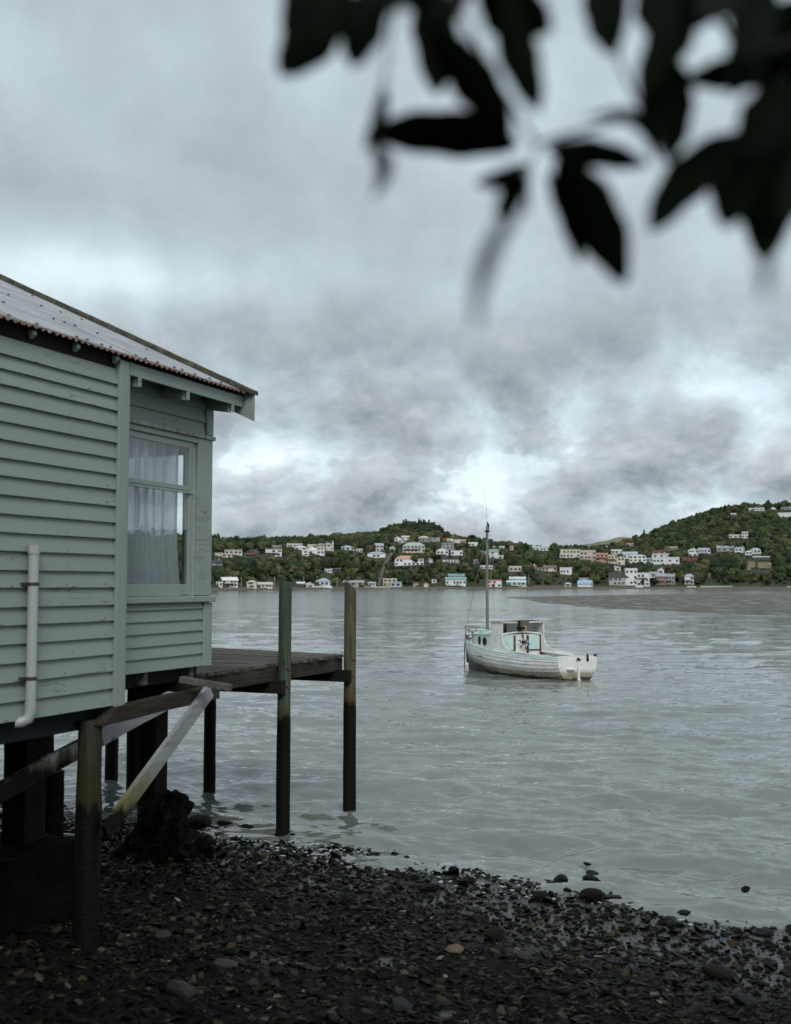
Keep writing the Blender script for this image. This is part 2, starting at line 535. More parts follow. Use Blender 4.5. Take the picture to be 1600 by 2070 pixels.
# ------------------------------------------------------------------ water
def water_fn(g, tc):
    pos = g.n('ShaderNodeNewGeometry').outputs['Position']
    y = g.n('ShaderNodeSeparateXYZ', {0: pos}).outputs[1]
    b1 = g.noise(g.map(pos, (1.5, 3.2, 1), rot=(0, 0, .22)), 1.5, 1, .5, .5)
    r1 = g.m('SUBTRACT', 1.0, g.m('ABSOLUTE', g.m('SUBTRACT', g.m('MULTIPLY', b1, 4.0), 2.0)))      # ridged: sharp little crests
    b2 = g.noise(g.map(pos, (3.0, 5.4, 1), rot=(0, 0, -.3)), 1.5, 2, .5, .5)
    b3 = g.noise(g.map(pos, (.75, 1.7, 1), rot=(0, 0, .16)), 1.0, 3, .55, .3)
    open_ = g.sm(y, 15, 55)
    h = g.m('ADD', g.m('ADD', g.m('MULTIPLY', r1, g.m('ADD', .0075, g.m('MULTIPLY', open_, -.003))), g.m('MULTIPLY', b2, g.m('ADD', .005, g.m('MULTIPLY', open_, -.003)))), g.m('MULTIPLY', b3, g.m('MULTIPLY', open_, .028)))
    silt = g.noise(g.map(pos, (.05, .12, 1)), 1.0, 4)
    c = g.mix(g.sm(silt, .35, .7), (.130, .141, .127), (.113, .125, .116))
    return {'Base Color': c, 'Roughness': g.m('ADD', .025, g.m('MULTIPLY', g.sm(y, 25, 180), .11)), 'IOR': 1.95, 'bump': (h, 1.0, 1.0)}


M['water'] = material('silty_harbour_water', water_fn)

inv = np.concatenate([np.linspace(1 / 7.0, 1 / 260.0, 860), np.geomspace(1 / 275.0, 1 / 4200.0, 40)])
WD = 1 / inv
wang = np.concatenate([np.linspace(-82, -24, 30)[:-1], np.linspace(-24, 24, 330), np.linspace(24, 82, 30)[1:]])
wt = np.tan(np.radians(np.clip(wang, -60, 60)))
RR, AA = np.meshgrid(WD, np.radians(wang), indexing='ij')
rad = RR / np.cos(np.clip(AA, -R_(25), R_(25)))
WX, WY = rad * np.sin(AA), rad * np.cos(AA)
spac = np.gradient(WD)[:, None]
WZ = np.zeros_like(WX)
wr = np.random.default_rng(11)
for k in range(64):
    lam = .20 * (3.6 / .20) ** (k / 63.0) * wr.uniform(.9, 1.1)
    th = math.radians(-106) + wr.normal(0, .42)
    amp = .0047 * min(lam, 1.6) ** .85 * wr.uniform(.6, 1.25)
    kx, ky = 2 * math.pi / lam * math.cos(th), 2 * math.pi / lam * math.sin(th)
    fade = np.clip((lam / abs(spac) - 1.5) / 1.6, 0, 1)
    ph = kx * WX + ky * WY + wr.uniform(0, 6.28)
    gust = .55 + .9 * vnoise(WX / (lam * 5) + k * 7.1, WY / (lam * 3), 40 + k)
    s = np.sin(ph)
    WZ += amp * fade * gust * (s + .22 * np.cos(2 * ph))
WZ *= np.interp(rad, [0, 8, 11, 14, 22, 45, 120, 1000], [.5, .6, 1.2, 1.7, 1.3, .6, .45, .35])
ri = np.arange(len(WD))[:, None] * np.ones_like(WX)
chop = np.clip((RR - 20) / 25, 0, 1) * np.clip(np.abs(spac), 0, 1.6)
WZ += .085 * chop * (vnoise(WX / (.5 + RR * .012), ri * .62, 71) - .5) + .06 * chop * (vnoise(WX / (1.5 + RR * .03), ri * .31, 72) - .5)
V = np.stack([WX, WY, WZ], -1).reshape(-1, 3)
np_mesh('water', V, grid_faces(*WX.shape), M['water'], 'structure', True)

# ------------------------------------------------------------------ shingle beach
SHORE = [(-40, 33), (-12, 19.2), (-7, 17.0), (-4.2, 15.65), (-1.24, 13.87), (0, 12.9), (1.07, 12.1), (2.08, 11.55), (2.92, 10.96), (3.65, 10.27), (8, 6.0), (14, 0), (22, -9)]


def shore_dist(x, y):
    """signed distance to the waterline, positive on the land (camera) side"""
    best = np.full(np.shape(x), 1e9)
    for (x0, y0), (x1, y1) in zip(SHORE[:-1], SHORE[1:]):
        ex, ey = x1 - x0, y1 - y0
        L2 = ex * ex + ey * ey
        t = np.clip(((x - x0) * ex + (y - y0) * ey) / L2, 0, 1)
        qx, qy = x - x0 - t * ex, y - y0 - t * ey
        dd = np.hypot(qx, qy)
        sgn = np.where(ex * (y - y0) - ey * (x - x0) > 0, -1.0, 1.0)
        best = np.where(dd < abs(best), dd * sgn, best)
    return best


def beach_z(x, y):
    s = shore_dist(x, y)
    n = fbm(x * 1.1, y * 1.1, 4, 3) - .5
    n2 = fbm(x * .45 + 5, y * .45, 2, 8) - .5
    z = np.where(s > 0, .038 * s + .0085 * s * s - .00016 * s ** 3, .09 * s)
    return z + n * (.085 + .05 * np.clip(1.2 - abs(s) * .8, 0, 1)) + n2 * .14 * np.clip(s * .6 + .6, .3, 1) + np.where(s > 11, (s - 11) * .25, 0)


def ground_fn(g, tc):
    pos = g.n('ShaderNodeNewGeometry').outputs['Position']
    z = g.n('ShaderNodeSeparateXYZ', {0: pos}).outputs[2]
    n1 = g.noise(pos, 5.0, 8, .7)
    vor = g.n('ShaderNodeTexVoronoi', {'Vector': g.n('ShaderNodeVectorMath', {0: pos, 1: g.n('ShaderNodeTexNoise', {'Vector': pos, 'Scale': 9.0}).outputs[1]}, operation='ADD').outputs[0], 'Scale': 46.0})
    tone = g.n('ShaderNodeSeparateColor', {0: vor.outputs['Color']}).outputs[0]
    c = g.ramp(tone, [(0, (.003, .0027, .002)), (.5, (.006, .0052, .004)), (.8, (.013, .011, .0085)), (1, (.03, .026, .019))])
    wetm = g.noise(pos, 1.1, 5, .62)
    wet = g.m('MULTIPLY', g.sm(wetm, .56, .63), g.sm(z, .75, .25))
    edge = g.sm(g.m('ADD', z, g.m('MULTIPLY', g.m('SUBTRACT', wetm, .5), .12)), .15, .06)
    w = g.m('MAXIMUM', wet, edge)
    h = g.m('MULTIPLY', g.m('SUBTRACT', 1.0, g.m('MULTIPLY', w, .94)), g.m('ADD', g.m('MULTIPLY', vor.outputs[0], -1.2), n1))
    return {'Base Color': c, 'Roughness': g.sm(w, 0, 1, .75, .07), 'Specular IOR Level': g.sm(w, 0, 1, .08, .5), 'bump': (h, .9, .02)}


M['ground'] = material('wet_shingle_mud', ground_fn)
bx = np.concatenate([np.linspace(-40, -9, 40)[:-1], np.linspace(-9, 9, 300), np.linspace(9, 22, 24)[1:]])
by = np.concatenate([np.linspace(-9, 4.5, 30)[:-1], np.linspace(4.5, 18, 230), np.linspace(18, 36, 24)[1:]])
BX, BY = np.meshgrid(bx, by, indexing='xy')
BZ = beach_z(BX, BY)
np_mesh('beach', np.stack([BX, BY, BZ], -1).reshape(-1, 3), grid_faces(*BX.shape), M['ground'], 'structure', True)


# ---- shingle: tens of thousands of small stones in one mesh, the largest apart
def stone_fn(dark=True):
    def fn(g, tc):
        a = g.n('ShaderNodeAttribute', attribute_name='tone').outputs['Fac'] if dark else g.m('MULTIPLY', g.n('ShaderNodeObjectInfo').outputs['Random'], .86)
        pos = g.n('ShaderNodeNewGeometry').outputs['Position']
        n1 = g.noise(pos, 28.0, 6, .65)
        c = g.ramp(a, [(0, (.0025, .0021, .0016)), (.35, (.0045, .0038, .0028)), (.6, (.0085, .007, .005)), (.74, (.012, .0118, .011)), (.86, (.032, .025, .0155)), (.93, (.048, .035, .019)), (.992, (.065, .058, .045)), (1, (.28, .26, .22))])
        f = g.m('ADD', .40, g.m('MULTIPLY', n1, .75))
        c = g.mix(1.0, c, g.n('ShaderNodeCombineXYZ', {0: f, 1: f, 2: f}).outputs[0], 'MULTIPLY')
        z = g.n('ShaderNodeSeparateXYZ', {0: pos}).outputs[2]
        wet = g.sm(z, .55, .1)
        return {'Base Color': c, 'Roughness': g.m('SUBTRACT', .62, g.m('MULTIPLY', wet, .3)), 'Specular IOR Level': .05, 'bump': (n1, .35, .006)}
    return fn


M['shingle'] = material('dark_shingle', stone_fn(True))
M['stone'] = material('dark_beach_stone', stone_fn(False))


def hull_stone(seed, n=13, flat=.5, elong=1.3, sub=False):
    r = random.Random(seed)
    bm = bmesh.new()
    for _ in range(n):
        v = Vector((r.gauss(0, 1), r.gauss(0, 1), r.gauss(0, 1))).normalized()
        v *= r.uniform(.82, 1.08)
        bm.verts.new((v.x * elong, v.y, v.z * flat))
    res = bmesh.ops.convex_hull(bm, input=bm.verts)
    bmesh.ops.delete(bm, geom=[v for v in bm.verts if not v.link_faces], context='VERTS')
    if sub:
        bmesh.ops.subdivide_edges(bm, edges=bm.edges[:], cuts=1, smooth=.35, use_grid_fill=True)
        for v in bm.verts:
            v.co *= 1 + .12 * (mnoise.noise(v.co * 2.1 + Vector((seed, 0, 0))))
    bmesh.ops.triangulate(bm, faces=bm.faces[:])
    bm.verts.index_update()
    V = np.array([v.co[:] for v in bm.verts])
    Fc = np.array([[v.index for v in f.verts] for f in bm.faces])
    bm.free()
    return V, Fc


SHAPES = [hull_stone(100 + i, 11, .34 + .05 * (i % 5), 1.15 + .12 * (i % 4)) for i in range(14)]


def scatter_stones(N, rmin, rmax, seed, xr, yr, smin, smax, power=2.2):
    r = np.random.default_rng(seed)
    x = r.uniform(*xr, N)
    y = r.uniform(*yr, N)
    s = shore_dist(x, y)
    keep = (s > smin) & (s < smax) & (np.abs(x) < y * .42 + .8) & (r.random(N) < np.clip(.30 + s * .5, .12, 1))
    x, y, s = x[keep], y[keep], s[keep]
    rr = rmin + (rmax - rmin) * r.random(len(x)) ** power
    z = beach_z(x, y)
    return x, y, z, rr, r


def stones_mesh(name, x, y, z, rr, r, tone, label=None):
    Vs, Fs, Ts, base = [], [], [], 0
    which = r.integers(0, len(SHAPES), len(x))
    for i, (SV, SF) in enumerate(SHAPES):
        idx = np.where(which == i)[0]
        if not len(idx):
            continue
        n = len(idx)
        a = r.uniform(0, 6.283, n)
        tx, ty = r.normal(0, .28, n), r.normal(0, .28, n)
        ca, sa = np.cos(a), np.sin(a)
        P = SV[None] * rr[idx][:, None, None]
        X = P[..., 0] * ca[:, None] - P[..., 1] * sa[:, None]
        Y = P[..., 0] * sa[:, None] + P[..., 1] * ca[:, None]
        Z = P[..., 2] + X * tx[:, None] + Y * ty[:, None]
        W = np.stack([X + x[idx][:, None], Y + y[idx][:, None], Z + (z[idx] + rr[idx] * .12)[:, None]], -1)
        Vs.append(W.reshape(-1, 3))
        Fs.append((SF[None] + (np.arange(n) * len(SV))[:, None, None] + base).reshape(-1, 3))
        Ts.append(np.repeat(tone[idx], len(SV)))
        base += n * len(SV)
    return np_mesh(name, np.concatenate(Vs), np.concatenate(Fs), M['shingle'], 'stuff', False, {'tone': np.concatenate(Ts)}, label)


x, y, z, rr, r = scatter_stones(78000, .010, .050, 21, (-8, 7), (4.8, 17.5), -.35, 8.5, 2.0)
tone = r.random(len(x)) ** 1.15
xe, ye, ze, re_, r_e = scatter_stones(5200, .02, .085, 23, (-8, 7), (6.0, 17.5), -.35, .75, 2.4)
x, y, z, rr = (np.concatenate(q) for q in ((x, xe), (y, ye), (z, ze + re_ * .1), (rr, re_)))
tone = np.concatenate([tone, .5 * r_e.random(len(xe))])
st = stones_mesh('shingle', x, y, z, rr, r, tone, 'dark brown and grey shingle covering the foreshore')

# ---- sky glints on the wet waterline, painted as thin pale flakes
M['glint_flakes'] = plain('pale_glint', (.40, .43, .43), .35, .5, 30.0, bump=.3)
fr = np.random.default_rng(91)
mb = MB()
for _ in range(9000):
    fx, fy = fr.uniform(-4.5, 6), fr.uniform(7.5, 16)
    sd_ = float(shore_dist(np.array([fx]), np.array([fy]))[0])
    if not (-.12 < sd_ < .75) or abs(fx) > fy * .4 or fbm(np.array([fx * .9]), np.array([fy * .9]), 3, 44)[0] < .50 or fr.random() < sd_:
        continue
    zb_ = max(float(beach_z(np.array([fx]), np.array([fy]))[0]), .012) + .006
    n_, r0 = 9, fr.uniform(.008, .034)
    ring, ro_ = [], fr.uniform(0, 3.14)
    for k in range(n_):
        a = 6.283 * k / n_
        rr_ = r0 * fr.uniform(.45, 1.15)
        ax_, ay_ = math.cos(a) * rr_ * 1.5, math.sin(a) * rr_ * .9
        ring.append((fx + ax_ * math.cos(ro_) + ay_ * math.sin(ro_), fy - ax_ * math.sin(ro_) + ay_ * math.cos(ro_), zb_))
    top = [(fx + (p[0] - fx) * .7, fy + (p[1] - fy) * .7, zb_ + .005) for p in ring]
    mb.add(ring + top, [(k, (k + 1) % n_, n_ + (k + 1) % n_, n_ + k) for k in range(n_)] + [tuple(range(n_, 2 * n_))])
o = mb.build('glint_flakes', M['glint_flakes'])
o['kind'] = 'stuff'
o['label'] = 'pale flakes painted for the sky glints along the wet waterline'

# ---- the 270 largest beach stones, one object each
SMESH = []
for i in range(9):
    SV, SF = hull_stone(300 + i, 12, .40 + .06 * (i % 4), 1.2 + .1 * (i % 3))
    mb = MB().add([tuple(p) for p in SV], [tuple(f) for f in SF.tolist()])
    SMESH.append(mb.mesh('beach_stone', M['stone']))
x, y, z, rr, r = scatter_stones(3000, .04, .085, 77, (-6, 6), (5.6, 15.5), -.1, 7.0, 1.8)
cnt = 0
for i in range(len(x)):
    if cnt >= 270:
        break
    if abs(x[i] + 2.47) < .25 and abs(y[i] - 8.8) < .25:
        continue
    o = bpy.data.objects.new('beach_stone', SMESH[i % 9])
    COL.objects.link(o)
    o.location = (x[i], y[i], z[i] + rr[i] * .15)
    o.rotation_euler = (r.normal(0, .2), r.normal(0, .2), r.uniform(0, 6.28))
    o.scale = (rr[i],) * 3
    tag(o, 'hand-sized dark stone lying among the beach shingle', 'stone', 'larger stones among the beach shingle')
    cnt += 1

# ---- named rocks: (pixel x, pixel y of the foot, width in pixels, height ratio, tone material, label)
M['rock_black'] = plain('black_seaweed_rock', (.007, .0065, .0055), .5, .6, 30.0, bump=.8)
M['rock_brown'] = plain('dark_brown_rock', (.012, .010, .0075), .65, .5, 18.0, bump=.6)
M['rock_grey'] = plain('grey_slab_rock', (.026, .026, .024), .6, .4, 14.0, bump=.4)
M['rock_blue'] = plain('blue_grey_slab_rock', (.017, .021, .022), .55, .4, 14.0, bump=.4)
M['rock_tan'] = plain('tan_slab_rock', (.085, .066, .040), .65, .4, 14.0, bump=.4)
ROCKS = [
    (497, 1684, 36, .75, 'rock_black', 'jagged black rock at the water edge left of the near jetty pile'),
    (512, 1665, 16, .5, 'rock_black', 'small black rock in the water just behind the jagged one'),
    (592, 1697, 20, .9, 'rock_black', 'pointed black rock touching the foot of the near jetty pile'),
    (634, 1698, 26, .7, 'rock_black', 'rounded black rock just right of the near jetty pile'),
    (672, 1656, 20, .4, 'rock_black', 'low black rock awash left of the far jetty pile'),
    (455, 1672, 46, .5, 'rock_black', 'broad black rock in front of the rubble mound at the water edge'),
    (400, 1672, 60, .6, 'rock_black', 'dark rock heaped against the rubble mound'),
    (540, 1688, 22, .6, 'rock_black', 'small black rock between the jagged rock and the near pile'),
    (823, 1743, 20, .85, 'rock_brown', 'brown cube-like rock alone at the water edge in mid-beach'),
    (779, 1711, 18, .4, 'rock_black', 'flat black rock awash off mid-beach'),
    (919, 1762, 26, .6, 'rock_brown', 'brown wedge rock at the waterline nearest below the boat bow'),
    (1135, 1786, 42, .5, 'rock_black', 'wide black rock at the waterline below the boat stern'),
    (1197, 1772, 32, .55, 'rock_blue', 'upper blue-black rock of the pair at the waterline'),
    (1196, 1785, 42, .5, 'rock_black', 'lower black rock of the pair at the waterline'),
    (1188, 1749, 22, .35, 'rock_black', 'flat dark rock awash offshore of the rock pair'),
    (1198, 1820, 56, .55, 'rock_brown', 'large brown rock on the shingle just below the rock pair'),
    (1094, 1820, 40, .6, 'rock_black', 'dark rock on the shingle left of the large brown rock'),
    (1148, 1805, 24, .6, 'rock_black', 'small dark rock between the waterline and the large brown rock'),
    (1510, 1802, 20, .8, 'rock_brown', 'lone brown rock standing in the shallows at the right'),
    (1484, 1842, 28, .95, 'rock_black', 'upright black rock at the right waterline'),
    (1385, 1855, 40, .5, 'rock_black', 'black rock in the wet margin left of the upright black rock'),
    (1342, 1868, 34, .65, 'rock_black', 'weedy black rock at the edge of the wet margin'),
    (1545, 1862, 32, .5, 'rock_black', 'black rock in the wet margin near the right edge'),
    (1548, 1892, 36, .7, 'rock_blue', 'grey upright stone on the wet margin near the right edge'),
    (1000, 1896, 54, .65, 'rock_brown', 'brown humped boulder beside the tan slab'),
    (920, 1926, 44, .5, 'rock_tan', 'tan flat stone in mid-beach'),
    (888, 1852, 34, .45, 'rock_grey', 'pale flat stone a little above the tan flat stone'),
    (1082, 1966, 26, .5, 'rock_tan', 'small square yellowish stone in the lower beach'),
    (1060, 1940, 36, .55, 'rock_grey', 'grey angular stone right of the tan flat stone'),
    (366, 2014, 74, .55, 'rock_grey', 'large grey rounded boulder in the lower left shingle'),
    (808, 2044, 56, .5, 'rock_blue', 'blue-grey slab near the bottom edge of the beach'),
    (1508, 2032, 60, .5, 'rock_blue', 'blue-grey slab at the lower right of the beach'),
    (1460, 1980, 74, .45, 'rock_brown', 'broad brown slab above the right blue-grey slab'),
    (970, 1862, 40, .6, 'rock_brown', 'dark brown rock up the beach from the boat bow'),
    (706, 1828, 34, .6, 'rock_black', 'dark rock on the shingle below the far jetty pile'),
    (330, 1898, 40, .4, 'rock_grey', 'flat grey slab lying right of the main pile foot'),
    (455, 1956, 62, .3, 'rock_grey', 'long thin grey slab lying flat in mid-left shingle'),
    (870, 1800, 46, .5, 'rock_black', 'weedy dark rock just up the beach from the waterline'),
    (700, 1720, 22, .5, 'rock_black', 'small dark rock by the reflection of the far pile'),
    (950, 1785, 30, .5, 'rock_black', 'dark rock on the waterline right of the brown wedge rock'),
]
for k, (px, py, wpx, hr, mt, lab) in enumerate(ROCKS):
    p = on_z(px, py, .05)
    for _ in range(6):
        zz = max(float(beach_z(np.array([p.x]), np.array([p.y]))[0]), -.03)
        p = on_z(px, py, zz)
    rad_ = wpx / F * p.y / 2
    SV, SF = hull_stone(500 + k * 3, 14, .9, 1.15, True)
    rough = [(a * (1 + .1 * mnoise.noise(Vector((a, b, c)) * 3)), b, c) for a, b, c in SV.tolist()]
    o = MB().add(rough, [tuple(f) for f in SF.tolist()]).build('beach_rock', M[mt])
    o.location = (p.x, p.y + rad_ * .4, zz + rad_ * hr * .35)
    o.scale = (rad_ / 1.1, rad_ / 1.1, rad_ * hr * 1.05)
    o.rotation_euler = (random.uniform(-.25, .25), random.uniform(-.25, .25), random.uniform(0, 6.28))
    tag(o, lab, 'rock', 'rocks along the foreshore')


# ------------------------------------------------------------------ mud spit
def mud_fn(g, tc):
    pos = g.n('ShaderNodeNewGeometry').outputs['Position']
    n1 = g.noise(g.map(pos, (.16, .05, 1)), 1.0, 6, .7)
    n2 = g.noise(g.map(pos, (2.2, .6, 1)), 1.0, 6, .75)
    n3 = g.noise(g.map(pos, (.5, .08, 1)), 1.0, 4, .6)
    c = g.mix(g.sm(n2, .38, .62), (.035, .034, .026), (.165, .150, .120))
    c = g.mix(g.m('MULTIPLY', g.sm(n1, .55, .68), .6), c, (.05, .052, .026))
    wet = g.sm(n3, .52, .60)
    return {'Base Color': c, 'Roughness': g.m('SUBTRACT', .7, g.m('MULTIPLY', wet, .35)), 'Specular IOR Level': .25, 'bump': (n2, .8, .12)}


M['mud'] = material('tidal_mud_and_shell', mud_fn)
near_e = [(1022, 1207.5), (1070, 1213), (1130, 1222), (1190, 1228), (1250, 1232.5), (1330, 1237), (1400, 1240), (1500, 1243), (1600, 1245), (1800, 1249), (2300, 1256)]
nx = [p[0] for p in near_e]
rows = []
PXS = np.concatenate([np.linspace(1022, 1640, 150), np.linspace(1660, 2300, 30)])
far_y = np.interp(PXS, [1022, 1060, 1110, 1180, 1300, 1420, 1600, 2300], [1207.5, 1206.3, 1204.6, 1203.0, 1200.8, 1199.6, 1199.2, 1199])
ny = np.interp(PXS, nx, [p[1] for p in near_e]) + .6 * np.sin(PXS * .07)
Vm = []
for j in range(26):
    f = j / 25.0
    for i, px in enumerate(PXS):
        yy = ny[i] + (far_y[i] - ny[i]) * f
        p = on_z(float(px), float(yy), 0.0)
        e = min(f, 1 - f) * 2
        h = -.05 + .10 * min(1, e * 9) + .07 * float(vnoise(np.array(p.x * .25), np.array(p.y * .08), 5)) * min(1, e * 4)
        if f in (0.0, 1.0) or i == 0:
            h = -.12
        Vm.append((p.x, p.y, h))
np_mesh('mud_spit', np.array(Vm), grid_faces(26, len(PXS)), M['mud'], 'structure', True)

# ------------------------------------------------------------------ far shore terrain (polar heightfield)
def az_of(px): return math.atan((px - 800) / F)


def lut(pairs):
    return np.array([az_of(p[0]) for p in pairs]), np.array([float(p[1]) for p in pairs])


EXT_L, EXT_R = [(-3000, 1), (-900, 1)], [(2600, 1), (4500, 1), (9000, 1)]
shoreD = lut([(-3000, 300), (-600, 380), (200, 430), (425, 500), (500, 560), (560, 640), (650, 720), (760, 760), (1000, 775), (1200, 800), (1400, 800), (1600, 780), (2200, 600), (3000, 480), (9000, 420)])
# apparent heights (photograph pixels above the 1182 eye level) at the brow, the middle and the top of the hill
browH = lut([(-3000, 55), (0, 60), (425, 64), (500, 70), (560, 72), (620, 73), (700, 70), (760, 68), (850, 76), (950, 70), (1000, 66), (1060, 63), (1100, 62), (1130, 56), (1200, 48), (1260, 44), (1400, 45), (1450, 50), (1550, 52), (1600, 55), (2200, 60), (3500, 50), (9000, 45)])
midH = lut([(-3000, 62), (0, 66), (425, 70), (500, 75), (560, 77), (620, 81), (700, 83), (760, 86), (850, 87), (950, 82), (1000, 73), (1060, 69), (1100, 67), (1130, 62), (1200, 62), (1260, 64), (1300, 72), (1350, 76), (1400, 84), (1450, 92), (1500, 98), (1600, 100), (2200, 95), (3500, 70), (9000, 55)])
topH = lut([(-3000, 60), (0, 62), (425, 66), (500, 69), (560, 72), (600, 76), (640, 86), (700, 100), (760, 104), (790, 110), (830, 114), (875, 112), (905, 91), (950, 84), (1000, 75), (1060, 68), (1100, 66), (1160, 64), (1200, 66), (1250, 74), (1285, 84), (1310, 91), (1340, 106), (1400, 128), (1450, 145), (1480, 150), (1520, 152), (1600, 153), (1900, 150), (2300, 120), (3500, 80), (9000, 60)])


def L(t, a): return np.interp(a, *t)


def terrain_z(a, Rr):
    """height at azimuth a (rad) and horizontal range Rr (m)"""
    ca = np.cos(np.clip(a, -R_(25), R_(25)))
    D = Rr * ca
    s = L(shoreD, a)
    d0, d1, d2, d3, d4 = s, s + 26, s + 190, s + 330, s + 560
    z1 = 1.5 + 0 * a
    zb = CAM_H + L(browH, a) / F * d2
    zm = CAM_H + L(midH, a) / F * d3
    zt = CAM_H + L(topH, a) / F * d4
    z = np.where(D < d0, (D - d0) * .05, 0)
    z = np.where((D >= d0) & (D < d1), z1 * np.clip((D - d0) / 12, 0, 1) ** .7, z)
    t = np.clip((D - d1) / (d2 - d1), 0, 1)
    z = np.where((D >= d1) & (D < d2), z1 + (zb - z1) * (t ** .8), z)
    t = np.clip((D - d2) / (d3 - d2), 0, 1)
    z = np.where((D >= d2) & (D < d3), zb + (zm - zb) * t, z)
    t = np.clip((D - d3) / (d4 - d3), 0, 1)
    z = np.where((D >= d3) & (D < d4), zm + (zt - zm) * t, z)
    t = np.clip((D - d4) / 500, 0, 1)
    z = np.where(D >= d4, zt - t * t * zt * .8, z)
    return z


def terr_xy(px, D):
    a = az_of(px)
    return (px - 800) / F * D, D


def tz_xy(x, y):
    return terrain_z(np.arctan2(x, y), np.hypot(x, y))


def land_fn(g, tc):
    pos = g.n('ShaderNodeNewGeometry').outputs['Position']
    z = g.n('ShaderNodeSeparateXYZ', {0: pos}).outputs[2]
    n1 = g.noise(pos, .05, 8, .7)
    n2 = g.noise(pos, .6, 5, .7)
    c = g.mix(g.sm(n1, .4, .6), (.022, .031, .012), (.040, .040, .018))
    c = g.mix(g.sm(n2, .6, .7, 0, .6), c, (.02, .025, .012))
    shore = g.mix(g.sm(n2, .42, .6), (.045, .038, .028), (.12, .10, .075))
    c = g.mix(g.sm(g.m('ADD', z, g.m('MULTIPLY', n2, .8)), 2.3, 1.9), c, g.mix(g.sm(z, .3, .8), shore, (.10, .085, .055)))
    return {'Base Color': c, 'Roughness': .95, 'bump': (n2, .6, .6)}


M['land'] = material('bush_hillside_earth', land_fn)
ta = np.concatenate([np.linspace(-1.35, -.36, 50)[:-1], np.linspace(-.36, .36, 300), np.linspace(.36, 1.35, 50)[1:]])
tr = np.concatenate([np.linspace(-30, 30, 22), np.linspace(38, 600, 70), np.linspace(630, 1150, 20)])
S_ = L(shoreD, ta)
TD = S_[None, :] + tr[:, None]
TA = np.broadcast_to(ta[None, :], TD.shape)
TR = TD / np.cos(np.clip(TA, -R_(25), R_(25)))
TZ = terrain_z(TA, TR)
bump_amt = np.clip((TD - S_[None, :] - 60) / 150, 0, 1)
TZ = TZ + (fbm(TR * np.sin(TA) * .02, TR * np.cos(TA) * .02, 3, 5) - .5) * 5 * bump_amt
np_mesh('hillside', np.stack([TR * np.sin(TA), TR * np.cos(TA), TZ], -1).reshape(-1, 3), grid_faces(*TD.shape), M['land'], 'structure', True)


def pasture_fn(g, tc):
    pos = g.n('ShaderNodeNewGeometry').outputs['Position']
    n1 = g.noise(pos, .006, 7, .62)
    c = g.mix(g.sm(n1, .42, .58), (.17, .185, .10), (.07, .10, .065))
    c = g.mix(g.sm(g.noise(pos, .02, 5), .56, .66, 0, .7), c, (.05, .07, .05))
    return {'Base Color': c, 'Roughness': 1.0}


M['pasture'] = material('pale_pasture_hill', pasture_fn)
farH = lut([(-9000, 30), (-1000, 40), (400, 52), (900, 60), (1000, 66), (1060, 70), (1100, 73), (1150, 75), (1180, 79), (1205, 82), (1225, 84), (1245, 90), (1262, 94), (1280, 93), (1300, 90), (1318, 99), (1340, 106), (1450, 104), (1600, 95), (2600, 70), (9000, 50)])
fa = np.concatenate([np.linspace(-1.35, -.3, 40)[:-1], np.linspace(-.3, .4, 240), np.linspace(.4, 1.35, 40)[1:]])
fr_ = np.linspace(0, 1, 26)
FA, FR = np.meshgrid(fa, fr_, indexing='xy')
Rr = 1900 + FR * 1900
prof = np.where(FR < .55, np.sin(FR / .55 * math.pi / 2) ** 1.3, 1 - (FR - .55) * .8)
Zf = (CAM_H + np.interp(FA, *farH) / F * (1900 + .55 * 1900) * np.cos(np.clip(FA, -.5, .5)) ** -1) * prof - 6
Zf += (fbm(Rr * np.sin(FA) * .006, Rr * np.cos(FA) * .006, 4, 9) - .5) * 34 * np.sin(np.clip(FR, 0, 1) * math.pi)
np_mesh('distant_hills', np.stack([Rr * np.sin(FA), Rr * np.cos(FA), Zf], -1).reshape(-1, 3), grid_faces(*FA.shape), M['pasture'], 'structure', True)

# ------------------------------------------------------------------ the pile cottage (u along the wall, v into the house, z up)
ALPHA = R_(23.1)
UD = Vector((math.sin(ALPHA), math.cos(ALPHA), 0))
VD = Vector((-math.cos(ALPHA), math.sin(ALPHA), 0))


def W3(u, v, z): return UD * u + VD * v + Vector((0, 0, z))


def on_v(px, py, v):
    """(u, v, z) where the sight line of a photograph pixel meets the plane v"""
    r = ray(px, py)
    t = (v - CPIX.dot(VD)) / r.dot(VD)
    p = CPIX + r * t
    return (p.dot(UD), v, p.z)


YAW = math.pi / 2 - ALPHA
O_ = (7.5, 5.8, .4)             # the cottage's own base point


def house_root(name, base):
    e = empty(name, W3(*base), YAW)
    return e


cot = house_root('pile_cottage', O_)
tag(cot, 'sage green weatherboard cottage with rusty corrugated roof standing on piles', 'cottage')


def part(mb, name, mat, smooth=False, bevel=0.0, parent=None, base=None):
    p = parent if parent is not None else cot
    b = base or O_
    o = mb.build(name, mat, p, (0, 0, 0) if parent is not None and parent.parent is not None else (-b[0], -b[1], -b[2]), smooth, bevel)
    if hasattr(mb, 'above'):
        o.data.attributes.new('above_edge', 'FLOAT', 'POINT').data.foreach_set('value', mb.above)
    return o


